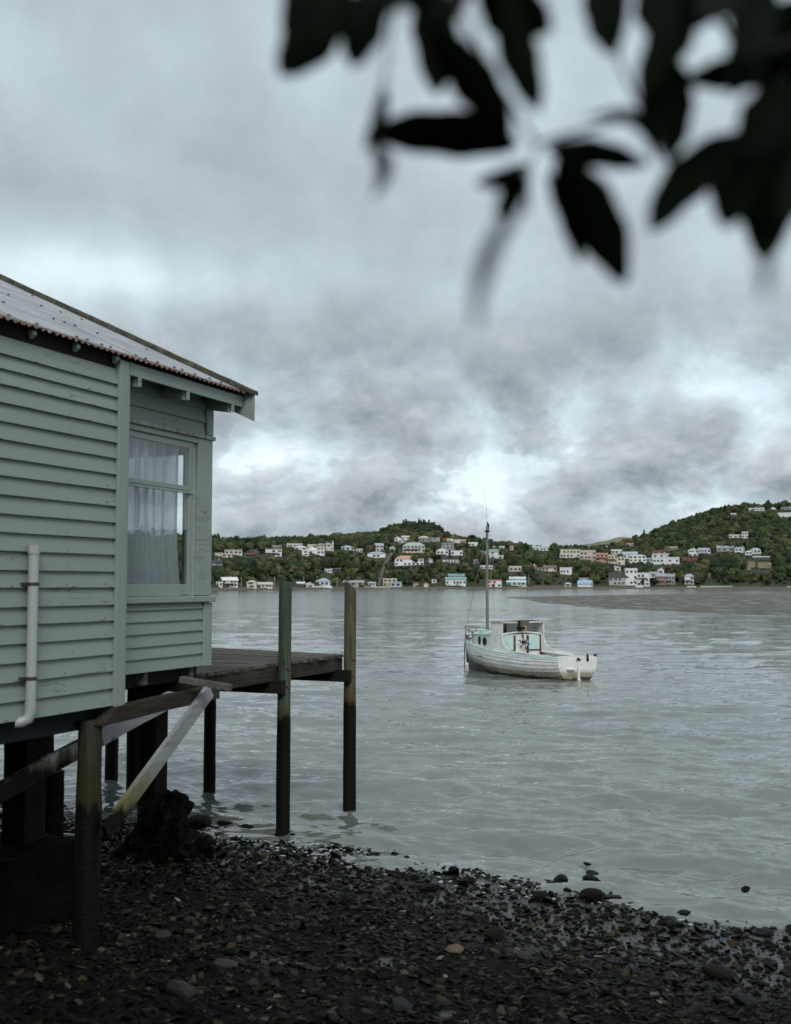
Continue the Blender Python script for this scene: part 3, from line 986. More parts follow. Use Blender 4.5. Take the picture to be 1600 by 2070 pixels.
def weatherboard(u0, u1, vp, z0, expo, segs=10, proud=.041):
    mb = MB()
    vs, fs = [], []
    tw, dz = random.uniform(-.0015, .0015), random.uniform(-.002, .002)
    for i in range(segs + 1):
        u = u0 + (u1 - u0) * i / segs
        w = random.uniform(-.0016, .0016)
        zj = z0 + dz + random.uniform(-.0012, .0012)
        vs += [(u, vp - proud + w, zj), (u, vp - proud + w + .007, zj - .002), (u, vp - .003, zj + .016), (u, vp, z0 + expo + .024), (u, vp - .007 + w, z0 + expo + .024)]
    n = 5
    for i in range(segs):
        for k in range(n):
            a, b = i * n + k, i * n + (k + 1) % n
            fs.append((a, b, b + n, a + n))
    fs += [(4, 3, 2, 1, 0), tuple(segs * n + k for k in range(n))]
    mb.add(vs, [f[::-1] for f in fs])
    mb.above = [max(0.0, q[2] - z0) + .0012 if q[1] < vp - .005 else 0.0 for q in vs]
    return mb


# wall A: long side, 21 boards
A_Z = [2.204, 2.344, 2.487, 2.628, 2.764, 2.903, 3.035, 3.181, 3.31, 3.45, 3.582, 3.718, 3.857, 3.993, 4.124, 4.26, 4.391, 4.527, 4.661, 4.777, 4.887, 5.0]
for i in range(21):
    part(weatherboard(2.5, 7.447, 5.76, A_Z[i], A_Z[i + 1] - A_Z[i], 14), 'weatherboard', M['paint'])
part(MB().box(2.5, 7.447, 5.762, 5.86, 2.23, 5.165), 'wall_lining', M['joist'])
# corner boards of wall A
part(MB().box(7.45, 7.578, 5.704, 5.80, 2.185, 5.10), 'corner_board', M['trim'], bevel=.004)
part(MB().box(7.581, 7.618, 5.724, 5.80, 2.2, 5.08), 'corner_board', M['trim'], bevel=.004)
part(MB().box(7.52, 7.614, 5.803, 6.10, 2.2, 5.2), 'return_wall', M['paint'])
# wall B: set back, window in the middle
for z0, ex in ((2.405, .118), (2.523, .113), (2.636, .113), (2.749, .112), (2.861, .108), (2.969, .062)):
    part(weatherboard(7.62, 9.222, 6.04, z0, ex, 6, .034), 'weatherboard', M['paint'])
for z0, ex in ((4.697, .125), (4.822, .135), (4.957, .13), (5.087, .13)):
    part(weatherboard(7.62, 9.235, 6.045, z0, ex, 6, .032), 'weatherboard', M['paint'])
part(MB().box(7.62, 9.36, 6.047, 6.10, 2.42, 3.03).box(7.62, 9.36, 6.047, 6.10, 4.63, 5.25).box(9.085, 9.36, 6.047, 6.10, 3.03, 4.63), 'wall_lining', M['inside'])
part(MB().box(9.225, 9.375, 6.0, 6.047, 2.395, 3.02), 'corner_board', M['trim'], bevel=.004)
part(MB().box(9.24, 9.372, 6.005, 6.047, 4.703, 5.2), 'corner_board', M['stained_trim'], bevel=.004)
part(MB().box(9.335, 9.39, 6.05, 11.0, 2.42, 3.2).box(9.335, 9.39, 6.05, 6.343, 3.2, 4.53).box(9.335, 9.39, 7.5, 11.0, 3.2, 4.53).box(9.335, 9.39, 6.05, 11.0, 4.53, 5.25), 'end_wall', M['paint'])
part(MB().box(2.5, 7.6, 5.87, 10.98, 2.24, 2.40).box(7.602, 9.33, 6.15, 10.98, 2.26, 2.41), 'floor', M['joist'])
part(MB().box(2.5, 9.33, 10.9, 11.0, 2.25, 5.25).box(2.5, 2.56, 5.87, 10.9, 2.4, 5.2), 'back_wall', M['inside'])
part(MB().box(2.57, 9.33, 6.11, 10.89, 4.92, 4.96), 'ceiling', M['inside'])
part(MB().box(7.3, 7.36, 5.87, 10.89, 2.41, 4.91), 'room_partition', M['inside'])

# window of wall B
win = MB().box(9.102, 9.36, 6.006, 6.047, 3.095, 4.655).box(7.62, 9.10, 6.012, 6.047, 4.60, 4.652).build('window', M['trim'], cot, (-O_[0], -O_[1], -O_[2]), bevel=.003)
part(MB().box(7.62, 9.385, 5.985, 6.05, 4.655, 4.695), 'drip_cap', M['stained_trim'], parent=win, bevel=.004)
part(MB().box(7.62, 9.395, 5.965, 6.06, 3.03, 3.088), 'sill', M['trim'], parent=win, bevel=.006)
sash = MB().box(8.978, 9.05, 6.03, 6.075, 3.092, 4.597).box(7.62, 8.976, 6.032, 6.075, 4.535, 4.597)
part(sash, 'sash_frame', M['trim'], parent=win, bevel=.003)
part(MB().box(7.62, 8.976, 6.024, 6.075, 4.118, 4.163).box(7.62, 9.05, 6.018, 6.0295, 4.088, 4.113), 'transom_rail', M['trim'], parent=win, bevel=.003)
part(MB().box(7.62, 8.976, 6.032, 6.075, 3.092, 3.205), 'bottom_rail', M['trim'], parent=win, bevel=.003)
part(MB().box(7.62, 8.976, 6.040, 6.043, 4.163, 4.535), 'pane', M['glass'], parent=win)
part(MB().box(7.62, 8.976, 6.040, 6.043, 3.205, 4.088), 'pane', M['glass'], parent=win)
for (a, b, c_, d_) in ((9.05, 9.102, 3.09, 4.6),):
    part(MB().box(a + .001, b - .001, 6.052, 6.09, c_, d_), 'window_jamb', M['trim'], parent=win)
part(MB().box(9.35, 9.375, 6.344, 7.49, 3.21, 3.25).box(9.35, 9.375, 6.9, 6.95, 3.25, 4.52), 'end_window_frame', M['trim'])

# net curtain hung behind the glass: a thing of its own
cb = (8.3, 6.15, 3.1)
ce = house_root('net_curtain', cb)
tag(ce, 'white net curtain hanging behind the cottage window', 'curtain')
mb = MB()
nU, nZ = 150, 14
for j in range(nZ + 1):
    z = 3.08 + (4.66 - 3.08) * j / nZ
    flare = max(0, (3.75 - z) / .65) ** 1.4 * .075
    for i in range(nU + 1):
        f = i / nU
        u = 7.45 + (8.962 + flare - 7.45) * f
        ph = f * 58 + .9 * math.sin(f * 9.1) + (3.8 - z) * .55 * math.sin(f * 7)
        v = 6.145 + .046 * math.sin(ph) * (.7 + .3 * math.sin(f * 21 + 2)) + .016 * math.sin(ph * 2.3 + 1) + .014 * math.sin(f * 13 + z)
        mb.v.append((u, v, z))
mb.f = [(j * (nU + 1) + i, j * (nU + 1) + i + 1, (j + 1) * (nU + 1) + i + 1, (j + 1) * (nU + 1) + i) for j in range(nZ) for i in range(nU)]
mb.mi = [0] * len(mb.f)
mb.build('cloth', M['curtain'], ce, (-cb[0], -cb[1], -cb[2]), True)
MB().tube([(7.45, 6.155, 4.67), (8.97, 6.155, 4.67)], .008, 6).build('curtain_wire', M['bolt'], ce, (-cb[0], -cb[1], -cb[2]))

# nail heads along the studs of the long wall, one mesh
mb = MB()
for uu in (5.55, 6.05, 6.85, 7.33):
    for i in range(21):
        if random.random() < .3:
            continue
        zz_ = A_Z[i] + .026 + random.uniform(-.004, .004)
        mb.tube([(uu + random.uniform(-.012, .012), 5.7225, zz_), (uu, 5.7185, zz_)], .0034, 6)
o = part(mb, 'board_nails', M['bolt'])
o['kind'] = 'stuff'
# roof: corrugated sheets, slope .47
SL = .47
cphi, sphi = 1 / math.hypot(1, SL), SL / math.hypot(1, SL)
u = 2.45
k = 0
while u < 9.44:
    w = min(.762, 9.455 - u)
    ns = max(8, int(round(w / .0762)) * 8)
    mb = MB()
    ts = [0, .5, 1.5, 2.6, 3.7, 4.75]
    ej = random.uniform(-.012, .012)
    lift = .002 * (k % 2)
    for layer in (0, -.0035):
        for t in ts:
            for i in range(ns + 1):
                uu = u + w * i / ns
                a = .0095 * math.cos(2 * math.pi * (uu - 2.45) / .0762) + layer + lift
                tt = t + (ej + random.uniform(-.006, .006) if t == 0 else 0)
                mb.v.append((uu, 5.655 + tt * cphi - a * sphi, 5.128 + tt * sphi + a * cphi))
    nn = ns + 1
    for ly in (0, 1):
        o_ = ly * len(ts) * nn
        for j in range(len(ts) - 1):
            for i in range(ns):
                q = (o_ + j * nn + i, o_ + j * nn + i + 1, o_ + (j + 1) * nn + i + 1, o_ + (j + 1) * nn + i)
                mb.f.append(q if ly == 0 else q[::-1])
    o_ = len(ts) * nn
    for i in range(ns):
        mb.f.append((i, o_ + i, o_ + i + 1, i + 1))
    mb.mi = [0] * len(mb.f)
    part(mb, 'roof_sheet', M['iron'], smooth=False)
    u += .762
    k += 1
mb = MB()
for t in (.12, .95, 1.85, 2.75, 3.65):
    for i in range(88):
        if random.random() < .52 or i % 2:
            continue
        uu = 2.45 + .0762 * (i + 1)
        tt = t + random.uniform(-.03, .03)
        c = Vector((uu, 5.655 + tt * cphi - .014 * sphi, 5.128 + tt * sphi + .014 * cphi))
        mb.tube([c, c + Vector((0, -sphi, cphi)) * .010], .014, 6)
o = part(mb, 'roof_nails', M['nail'])
o['kind'] = 'stuff'
mb = MB()
mb.add([(2.45, 10.0, 7.12), (9.6, 10.0, 7.12), (9.6, 14.0, 5.2), (2.45, 14.0, 5.2)], [(0, 1, 2, 3)])
part(mb, 'back_roof', M['iron'])
# verge capping and barge board along the gable end
def slope_bar(mb, u0, u1, v0, t1, off0, off1, mi=0, segs=16, jit=0.0):
    vs, fs = [], []
    for i in range(segs + 1):
        t = t1 * i / segs
        for uu, of in ((u0, off0), (u1, off0), (u1, off1), (u0, off1)):
            j = random.uniform(-jit, jit)
            vs.append((uu + j * .5, v0 + t * cphi, 5.135 + (v0 - 5.655) * SL + t * sphi + (of + j) / cphi))
    for i in range(segs):
        for k in range(4):
            a, b = 4 * i + k, 4 * i + (k + 1) % 4
            fs.append((a, b, b + 4, a + 4))
    fs += [(3, 2, 1, 0), tuple(4 * segs + k for k in range(4))]
    mb.add(vs, fs, mi)
    return mb
part(slope_bar(MB(), 9.40, 9.535, 5.585, 4.85, .0115, .05, 0, 40, .003), 'verge_capping', M['moss'])
part(slope_bar(MB(), 9.462, 9.495, 5.60, 4.8, -.235, .010, 0, 8), 'barge_board', M['trim'])
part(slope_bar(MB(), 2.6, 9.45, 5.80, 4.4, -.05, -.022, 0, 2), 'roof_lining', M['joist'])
# fascia, rafter tails, exposed rafter ends above the long wall
part(MB().box(7.60, 9.455, 5.716, 5.742, 4.995, 5.105), 'fascia', M['trim'], bevel=.003)
for uu in (7.735, 8.475, 9.262):
    mb = MB()
    vs = []
    for dx in (-.024, .024):
        vs += [(uu + dx, 5.748, 4.915), (uu + dx, 5.748, 5.10), (uu + dx, 6.045, 5.22), (uu + dx, 6.045, 4.965)]
    mb.add(vs, [(0, 1, 2, 3), (7, 6, 5, 4), (0, 4, 5, 1), (1, 5, 6, 2), (2, 6, 7, 3), (3, 7, 4, 0)])
    mb.box(uu - .026, uu + .026, 5.712 - .0, 5.7155, 4.915, 4.993)
    part(mb, 'rafter_tail', M['trim'], bevel=.002)
mb_r = [2.9 + .5 * i for i in range(10)]
for uu in mb_r:
    mb = MB().add([(uu - .022, 5.695, 5.085), (uu - .022, 5.695, 5.115), (uu - .022, 5.735, 5.13), (uu - .022, 5.735, 5.06),
                   (uu + .022, 5.695, 5.085), (uu + .022, 5.695, 5.115), (uu + .022, 5.735, 5.13), (uu + .022, 5.735, 5.06)],
                  [(0, 1, 2, 3), (7, 6, 5, 4), (0, 4, 5, 1), (1, 5, 6, 2), (2, 6, 7, 3), (3, 7, 4, 0)])
    part(mb, 'rafter_end', M['trim'])
# downpipe on the long wall
dp = MB().tube([(6.425, 5.68, 3.46), (6.427, 5.68, 2.30)], .039, 16).build('downpipe', M['pvc'], cot, (-O_[0], -O_[1], -O_[2]), True)
part(MB().tube([(6.425, 5.68, 3.43), (6.425, 5.68, 3.495)], .044, 16), 'pipe_cap', M['pvc_cap'], True, parent=dp)
part(MB().tube([(6.427, 5.68, 2.33), (6.427, 5.68, 2.26), (6.415, 5.69, 2.21), (6.385, 5.72, 2.19), (6.345, 5.755, 2.185)], [.044, .044, .043, .042, .042], 16), 'elbow', M['pvc'], True, parent=dp)
for zz in (3.205, 2.507):
    part(MB().tube([(6.426, 5.68, zz - .012), (6.426, 5.68, zz + .012)], .043, 16).box(6.34, 6.39, 5.70, 5.735, zz - .012, zz + .012), 'bracket', M['nail'], True, parent=dp)

# understructure
def pile(u, v, z0, z1, r, mat, lean=(0, 0), name='pile', parent=None, base=None, cut=0.0):
    mb = MB()
    n, rows = 18, 14
    ph = random.uniform(0, 6)
    vs, fs = [], []
    for j in range(rows + 1):
        z = z0 + (z1 - z0) * j / rows
        for k in range(n):
            a = 2 * math.pi * k / n
            rr = r * (1 + .05 * math.sin(3 * a + ph + z) + random.uniform(-.03, .03) + (.06 if z < 1.45 else 0) + (0.03 * (1 - j / rows)))
            zt = z + (cut * math.cos(a - 2.4) * r if j == rows else 0)
            vs.append((u + lean[0] * (z - z0) + rr * math.cos(a), v + lean[1] * (z - z0) + rr * math.sin(a), zt))
    for j in range(rows):
        for k in range(n):
            a, b = j * n + k, j * n + (k + 1) % n
            fs.append((a, b, b + n, a + n))
    fs.append(tuple(rows * n + k for k in range(n)))
    mb.add(vs, fs)
    return part(mb, name, mat, smooth=True, parent=parent, base=base)


def square_post(u, v, z0, z1, w, mat, parent=None, base=None):
    return part(MB().bar((u, v, z0), (u, v, z1), w, w, (1, 0, 0), segs=10, wob=.006), 'post', mat, parent=parent, base=base)


pile(7.285, 5.82, -.3, 2.10, .098, M['pile_main'])
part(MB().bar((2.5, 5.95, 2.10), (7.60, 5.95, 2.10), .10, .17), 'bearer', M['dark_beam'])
mb = MB().bar((7.22, 5.715, 2.125), (9.0, 5.72, 2.178), .11, .125, segs=8, wob=.004)
for i_, du in ((2, .20), (3, .24), (0, .0), (1, .02)):
    mb.v[i_] = (mb.v[i_][0] + du, mb.v[i_][1], mb.v[i_][2])
part(mb, 'bearer', M['bearer'])
part(MB().bar((9.03, 5.79, 2.215), (9.06, 9.0, 2.225), .09, .12), 'joist', M['joist'])
part(MB().bar((7.63, 7.3, 2.31), (9.0, 7.3, 2.31), .12, .17), 'joist', M['pile_dark'])
for uu in (8.35, 9.1):
    part(MB().box(uu - .03, uu + .03, 6.05, 6.5, 2.285, 2.40), 'floor_stub', M['plank_loose'])
p0, p1 = on_v(424, 1396, 5.63), on_v(213, 1684, 5.63)
part(MB().bar(p0, p1, .045, .135, (0, 0, 1), segs=10, wob=.002), 'brace', M['brace'])
p0, p1 = on_v(345, 1413, 6.05), on_v(-30, 1618, 6.05)
part(MB().bar(p0, p1, .05, .15, (0, 0, 1), segs=10, wob=.004), 'brace', M['brace_old'])


def at_hf(px, py, D):
    p = at(px, py, D)
    return p.dot(UD), p.dot(VD), p.z


u, v, z = at_hf(49, 1600, 9.9)
square_post(u, v, .8, 2.05, .255, M['pile_dark'])
part(MB().bar((u + .145, v - .06, .85), (u + .145, v - .06, 2.0), .03, .10, (1, 0, 0)), 'post_lit_face', M['bearer'])  # added paler strip stands for the post's lit right face
u, v, z = at_hf(91, 1600, 12.2)
pile(u, v, -.2, 2.25, .085, M['pile_dark'])
u2, v2, z = at_hf(100, 1600, 12.15)
pile(u2, v2, -.3, 1.15, .15, M['rock_black'], name='oyster_crust')
u, v, z = at_hf(227, 1500, 18.0)
pile(u, v, -.6, 2.25, .098, M['pile_dark'])
u, v, z = at_hf(271, 1500, 16.3)
pile(u, v, -.6, 2.25, .10, M['pile_dark'])
u, v, z = at_hf(310, 1500, 13.1)
square_post(u, v, -.1, 2.25, .235, M['pile_dark'])
part(MB().bar((u + .155, v - .05, .3), (u + .155, v - .05, 2.24), .035, .09, (1, 0, 0)), 'post_lit_face', M['bearer'])  # lit side of this post, put in as a strip of paler timber
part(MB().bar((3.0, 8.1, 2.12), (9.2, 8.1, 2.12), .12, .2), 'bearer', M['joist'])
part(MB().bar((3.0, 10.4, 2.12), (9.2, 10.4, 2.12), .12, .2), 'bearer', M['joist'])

# rubble mound round the square post, concrete footing
mu, mv = u, v
mc = W3(mu, mv, 0)
rub = tag(empty('rubble_mound', (mc.x, mc.y, 0)), 'dark rough rubble mound packed round a square post under the cottage', 'rubble mound')
N1, N2 = 56, 26
vs = []
for j in range(N2 + 1):
    t = j / N2
    for i in range(N1):
        a = 2 * math.pi * i / N1
        rr = (.40 - .22 * t ** 1.3) * (1 - max(0, t - .9) * 6)
        n_ = mnoise.noise(Vector((math.cos(a) * 2.2, math.sin(a) * 2.2, t * 3))) * .16 + mnoise.noise(Vector((math.cos(a) * 7, math.sin(a) * 7, t * 10))) * .09 + mnoise.noise(Vector((math.cos(a) * 17, math.sin(a) * 17, t * 24))) * .05
        rr = max(.02, rr + n_ * (1 - t * .4))
        vs.append((.14 + rr * math.cos(a), rr * math.sin(a), -.1 + t * .84 + n_ * .3))
fs = [(j * N1 + i, j * N1 + (i + 1) % N1, (j + 1) * N1 + (i + 1) % N1, (j + 1) * N1 + i) for j in range(N2) for i in range(N1)]
fs.append(tuple(N2 * N1 + i for i in range(N1)))
MB().add(vs, fs).build('mound', M['rock_black'], rub)
for i in range(16):
    SV, SF = hull_stone(900 + i, 13, .7, 1.2, True)
    a = random.uniform(0, 6.28)
    s = random.uniform(.06, .13)
    o = MB().add(SV.tolist(), SF.tolist()).build('rubble_stone', M['rock_black'], rub)
    o.location = (.12 + math.cos(a) * random.uniform(.45, .62), math.sin(a) * random.uniform(.45, .62), .05 + random.uniform(0, .12))
    o.scale = (s, s, s)
    o.rotation_euler = (random.uniform(-.4, .4), random.uniform(-.4, .4), a * 3)
fu, fv, fz = at_hf(62, 1700, 9.75)
fc = W3(fu, fv, 0)
mb = MB()
vs = []
N = 7
foot = bpy.data.meshes.new('concrete_footing')
bm = bmesh.new()
bmesh.ops.create_cube(bm, size=1)
bmesh.ops.subdivide_edges(bm, edges=bm.edges[:], cuts=5, use_grid_fill=True)
for vtx in bm.verts:
    c = vtx.co
    c.x *= .95; c.y *= .8; c.z *= 1.0
    n_ = mnoise.noise(c * 3.3)
    vtx.co += Vector((c.x, c.y, 0)).normalized() * n_ * .05 + Vector((0, 0, .03 * n_))
bm.to_mesh(foot)
bm.free()
foot.materials.append(M['concrete'])
fo = bpy.data.objects.new('concrete_footing', foot)
COL.objects.link(fo)
fo.location = (fc.x - .16, fc.y, .42)
fo.rotation_euler = (0, 0, YAW)
tag(fo, 'dark concrete footing block under the leftmost square post', 'footing')
part(MB().bar((3.2, 6.9, -.2), (3.2, 6.9, 2.1), .2, .2, (1, 0, 0)), 'post', M['pile_dark'])

# loose plank lying across the bearer end
p0, p1 = on_v(366, 1373, 5.70), on_v(468, 1390, 5.25)
lp = MB().bar(p0, p1, .10, .05, (0, 0, 1), segs=4, wob=.002)
c = Vector(p0).lerp(Vector(p1), .5)
lp.v = [tuple(Vector(q) - c) for q in lp.v]
lpo = lp.build('loose_plank', M['plank_loose'])
lpo.location = W3(*c)
lpo.rotation_euler = (0, 0, YAW)
tag(lpo, 'loose grey plank lying across the bearer end beside the jetty', 'plank')

# ------------------------------------------------------------------ jetty
J_ = (12.4, 6.9, 0)
jet = house_root('jetty', J_)
tag(jet, 'weathered timber jetty deck on round piles behind the cottage', 'jetty')


def jpart(mb, name, mat, smooth=False):
    return mb.build(name, mat, jet, (-J_[0], -J_[1], -J_[2]), smooth)


nP = 27
for i in range(nP):
    f = i / nP
    u0 = 10.48 + (14.42 - 10.48) * f
    w = (14.42 - 10.48) / nP - .008
    skew = .30 * f
    zj = 2.188 + random.uniform(-.004, .004)
    s = random.uniform(-.03, .03)
    vs = []
    for zz in (zj - .038, zj):
        vs += [(u0, 6.955 + s, zz), (u0 + w, 6.955 + s, zz), (u0 + w + skew * 5, 11.9, zz - .01), (u0 + skew * 5, 11.9, zz - .01)]
    jpart(MB().add(vs, [(3, 2, 1, 0), (4, 5, 6, 7), (0, 1, 5, 4), (1, 2, 6, 5), (2, 3, 7, 6), (3, 0, 4, 7)]), 'deck_plank', M['deck'])
jpart(MB().bar((10.5, 7.02, 2.055), (14.36, 7.02, 2.055), .10, .185, segs=10, wob=.003), 'bearer', M['bearer'])
jpart(MB().bar((10.5, 9.5, 2.05), (14.6, 9.5, 2.05), .10, .185), 'bearer', M['joist'])
jpart(MB().bar((10.6, 11.7, 2.05), (14.9, 11.7, 2.05), .10, .185), 'bearer', M['joist'])
for (u, v, r, mt, cut, zt) in ((12.44, 6.87, .083, 'pile', .9, 3.225), (14.30, 6.82, .086, 'pile_rust', .9, 3.175)):
    jpart_o = pile(u, v, -.5, zt, r, M[mt], parent=jet, base=J_, cut=cut, lean=(.003, -.002))
    jpart(MB().bar((u - .125, v - .07, 1.895), (u - .06, v + 4.6, 1.895), .09, .165), 'cross_beam', M['bearer'] if v > 7 else M['joist'])
    for zz in (2.13, 1.90):
        jpart(MB().tube([(u - .04, v - r - .015, zz), (u - .03, v + .02, zz)], .022, 8), 'bolt', M['bolt'])
for (px, py, D) in ((424, 1597, 17.25),):
    p = at(px, py, D)
    pile(p.dot(UD), p.dot(VD), -.6, 2.05, .088, M['pile_dark'], parent=jet, base=J_)

# ------------------------------------------------------------------ the moored wooden launch
def hull_paint(g, tc):
    sp = g.n('ShaderNodeSeparateXYZ', {0: tc})
    x, z = sp.outputs[0], sp.outputs[2]
    n1 = g.noise(g.map(tc, (2.2, 2.2, 7)), 1.0, 7, .65)
    n2 = g.noise(g.map(tc, (16, 16, 3)), 1.0, 5, .6)
    n3 = g.noise(tc, 9.0, 6, .7)
    c = g.mix(g.sm(n1, .35, .7), (.74, .74, .72), (.58, .58, .555))
    c = g.mix(g.m('MULTIPLY', g.sm(n2, .5, .68), .35), c, (.30, .27, .21))
    c = g.mix(g.m('MULTIPLY', g.sm(n3, .66, .70), .8), c, (.20, .17, .12))
    zz = g.m('ADD', g.m('SUBTRACT', z, g.m('MULTIPLY', g.m('MAXIMUM', g.m('SUBTRACT', x, 3.2), 0.0), .14)), g.m('MULTIPLY', g.m('SUBTRACT', n1, .5), .34))
    c = g.mix(g.m('MULTIPLY', g.sm(zz, .40, .14), .9), c, g.mix(g.sm(n3, .4, .62), (.27, .215, .13), (.12, .09, .05)))
    c = g.mix(g.sm(zz, .12, .035), c, g.mix(g.sm(n3, .5, .66), (.018, .015, .012), (.075, .055, .035)))
    return {'Base Color': c, 'Roughness': .5, 'bump': (n3, .2, .01)}


def boat_paint(col, dirt):
    def fn(g, tc):
        n1 = g.noise(tc, 3.0, 7, .65)
        n2 = g.noise(g.map(tc, (14, 14, 4)), 1.0, 6, .68)
        c = g.mix(g.sm(n1, .4, .7), col, tuple(v * .78 for v in col))
        c = g.mix(g.m('MULTIPLY', g.sm(n2, .58, .66), .7), c, dirt)
        return {'Base Color': c, 'Roughness': .5, 'bump': (n2, .15, .006)}
    return fn


M['hull'] = material('stained_white_hull_paint', hull_paint)
M['bwhite'] = material('weathered_white_cabin_paint', boat_paint((.70, .70, .68), (.32, .28, .21)))
M['mint'] = material('mint_deck_paint', boat_paint((.46, .60, .59), (.50, .50, .46)))
M['mintpanel'] = material('mint_door_paint', boat_paint((.44, .62, .60), (.36, .50, .48)))
M['bgrey'] = material('dull_grey_cabin_lining', boat_paint((.62, .61, .57), (.42, .40, .35)))
M['roofgrey'] = material('mauve_grey_cabin_roof', boat_paint((.44, .415, .41), (.30, .26, .22)))
M['brownwood'] = plain('dark_varnished_wood', (.075, .05, .03), .5, .4, 14.0)
M['blackfit'] = plain('black_fitting', (.012, .012, .013), .45)
M['steel'] = plain('grey_metal_spar', (.12, .12, .12), .45, .3, 6.0)
M['spar'] = plain('weathered_grey_spar', (.17, .165, .155), .6, .4, 8.0)
M['rope'] = plain('dirty_rope', (.12, .105, .085), .9)
M['yellowgear'] = plain('yellow_webbing', (.40, .30, .10), .7)
M['portlight'] = plain('dark_portlight_glass', (.015, .02, .02), .1)

bh = Vector((-3.25, 5.27, 0)).normalized()
boat = empty('moored_launch', (6.13, 37.0, 0), math.atan2(bh.y, bh.x))
tag(boat, 'small white clinker launch with mint trim and open wheelhouse moored off the beach', 'boat')


def bp(mb, name, mat, smooth=False, bevel=0.0, parent=None):
    return mb.build(name, mat, parent or boat, (0, 0, 0), smooth, bevel)


LX = [0, 1, 2, 3, 4, 5, 5.8, 6.3]
def HB(x): return float(np.interp(x, LX, [.87, 1.0, 1.08, 1.10, 1.03, .77, .40, .035]))
def SZ(x): return float(np.interp(x, [0, 1.5, 3, 4.5, 5.5, 6.3], [.755, .75, .81, .915, 1.0, 1.09]))
def KZ(x): return float(np.interp(x, [0, .5, 1.5, 4.5, 5.6, 6.1, 6.3], [-.16, -.25, -.34, -.36, -.32, -.2, -.12]))
def pwr(x): return float(np.interp(x, [0, 2, 4, 5.2, 6.3], [.62, .62, .75, 1.0, 1.25]))


def sec(x, s):
    """hull surface point on the port side; s from 0 (keel) to 1 (sheer)"""
    b, S, K = HB(x), SZ(x), KZ(x)
    a = min(max(s, 0), 1) * math.pi / 2
    y = b * math.sin(a) ** (pwr(x) * 1.25) * (1 - .035 * s ** 6)
    z = K + (S - K) * (1 - max(0, math.cos(a)) ** 1.15)
    rake = .10 * (max(0, x - 5.2) / 1.1) * (s - .6)
    return Vector((x + rake, y, z))


NST = 9
xs = [6.3 * i / 36 for i in range(37)]
ss = [.0, .26, .42, .54, .64, .73, .815, .895, .955]
for side in (1, -1):
    for k in range(len(ss)):
        s0, s1 = ss[k], (ss[k + 1] if k + 1 < len(ss) else 1.0)
        mb = MB()
        for x in xs:
            p, q = sec(x, s0 - (.012 if k else 0)), sec(x, s1 + .004)
            m_ = sec(x, (s0 + s1) / 2)
            nrm = Vector((0, 1, -.35)).normalized() if s0 < .6 else Vector((0, 1, 0))
            fade = min(1, (6.3 - x) / .5 + .15)
            for r_, off in ((p, .036), (m_, .020), (q, .004), (q, -.012), (p, -.004)):
                w = r_ + nrm * off * fade
                mb.v.append((w.x, w.y * side, w.z))
        n = 5
        for i in range(len(xs) - 1):
            for j in range(n):
                a, b = i * n + j, i * n + (j + 1) % n
                f = (a, a + n, b + n, b)
                mb.f.append(f if side < 0 else f[::-1])
        mb.f += [tuple(range(n)), tuple((len(xs) - 1) * n + j for j in range(n))]
        mb.mi = [0] * len(mb.f)
        bp(mb, 'hull_plank', M['hull'])
# transom
tp = [sec(0, s) for s in np.linspace(0, 1, 18)]
out = [(p.y, p.z) for p in tp] + [(.55, .80), (0, .82), (-.55, .80)] + [(-p.y, p.z) for p in tp[::-1]]
mb = MB()
nO = len(out)
mb.add([(-.035 - .0, y * 1.02, z) for y, z in out] + [(.02, y * 1.02, z) for y, z in out], [tuple(range(nO)), tuple(range(2 * nO - 1, nO - 1, -1))] + [(i, i + nO, (i + 1) % nO + nO, (i + 1) % nO) for i in range(nO)])
tr_ = bp(mb, 'transom', M['hull'])
bp(MB().box(-.10, -.036, -.035, .035, -.12, .66).box(-.14, -.036, -.05, .05, -.1, .02), 'rudder_post', M['bwhite'], parent=tr_)
bp(MB().tube([(-.075, 0, .62), (-.075, 0, .74)], .035, 8).box(-.10, -.05, -.10, .07, .655, .69), 'rudder_fitting', M['blackfit'], parent=tr_)
bp(MB().box(-.17, -.036, .20, .50, .36, .385), 'boarding_step', M['bwhite'], parent=tr_)
bp(MB().tube([(-.06, -.42, .68), (-.08, -.42, .80), (-.10, -.36, .84)], .03, 8).box(-.085, -.036, -.46, -.38, .62, .70), 'stern_bracket', M['blackfit'], parent=tr_)
bp(MB().box(-.05, .06, -.84, -.80, .76, .83), 'stern_cleat', M['blackfit'], parent=tr_)
# stem and keel
bp(MB().bar((6.33, 0, .2), (6.43, 0, 1.34), .07, .10, (1, 0, 0)), 'stem', M['hull'])
# rubbing strake and side decks
for side in (1, -1):
    mb = MB()
    xs2 = [6.3 * i / 40 for i in range(41)]
    for x in xs2:
        p = sec(x, 1.0)
        for dy, dz_ in ((.035, -.045), (.035, .012), (-.13 * min(1, HB(x) / .4), .020), (-.13 * min(1, HB(x) / .4), -.03)):
            mb.v.append((p.x, (p.y + dy) * side, p.z + dz_))
    for i in range(40):
        for j in range(4):
            a, b = 4 * i + j, 4 * i + (j + 1) % 4
            f = (a, a + 4, b + 4, b)
            mb.f.append(f if side < 0 else f[::-1])
    mb.f += [(0, 1, 2, 3), (160, 161, 162, 163)]
    mb.mi = [0] * len(mb.f)
    bp(mb, 'gunwale', M['mint'])
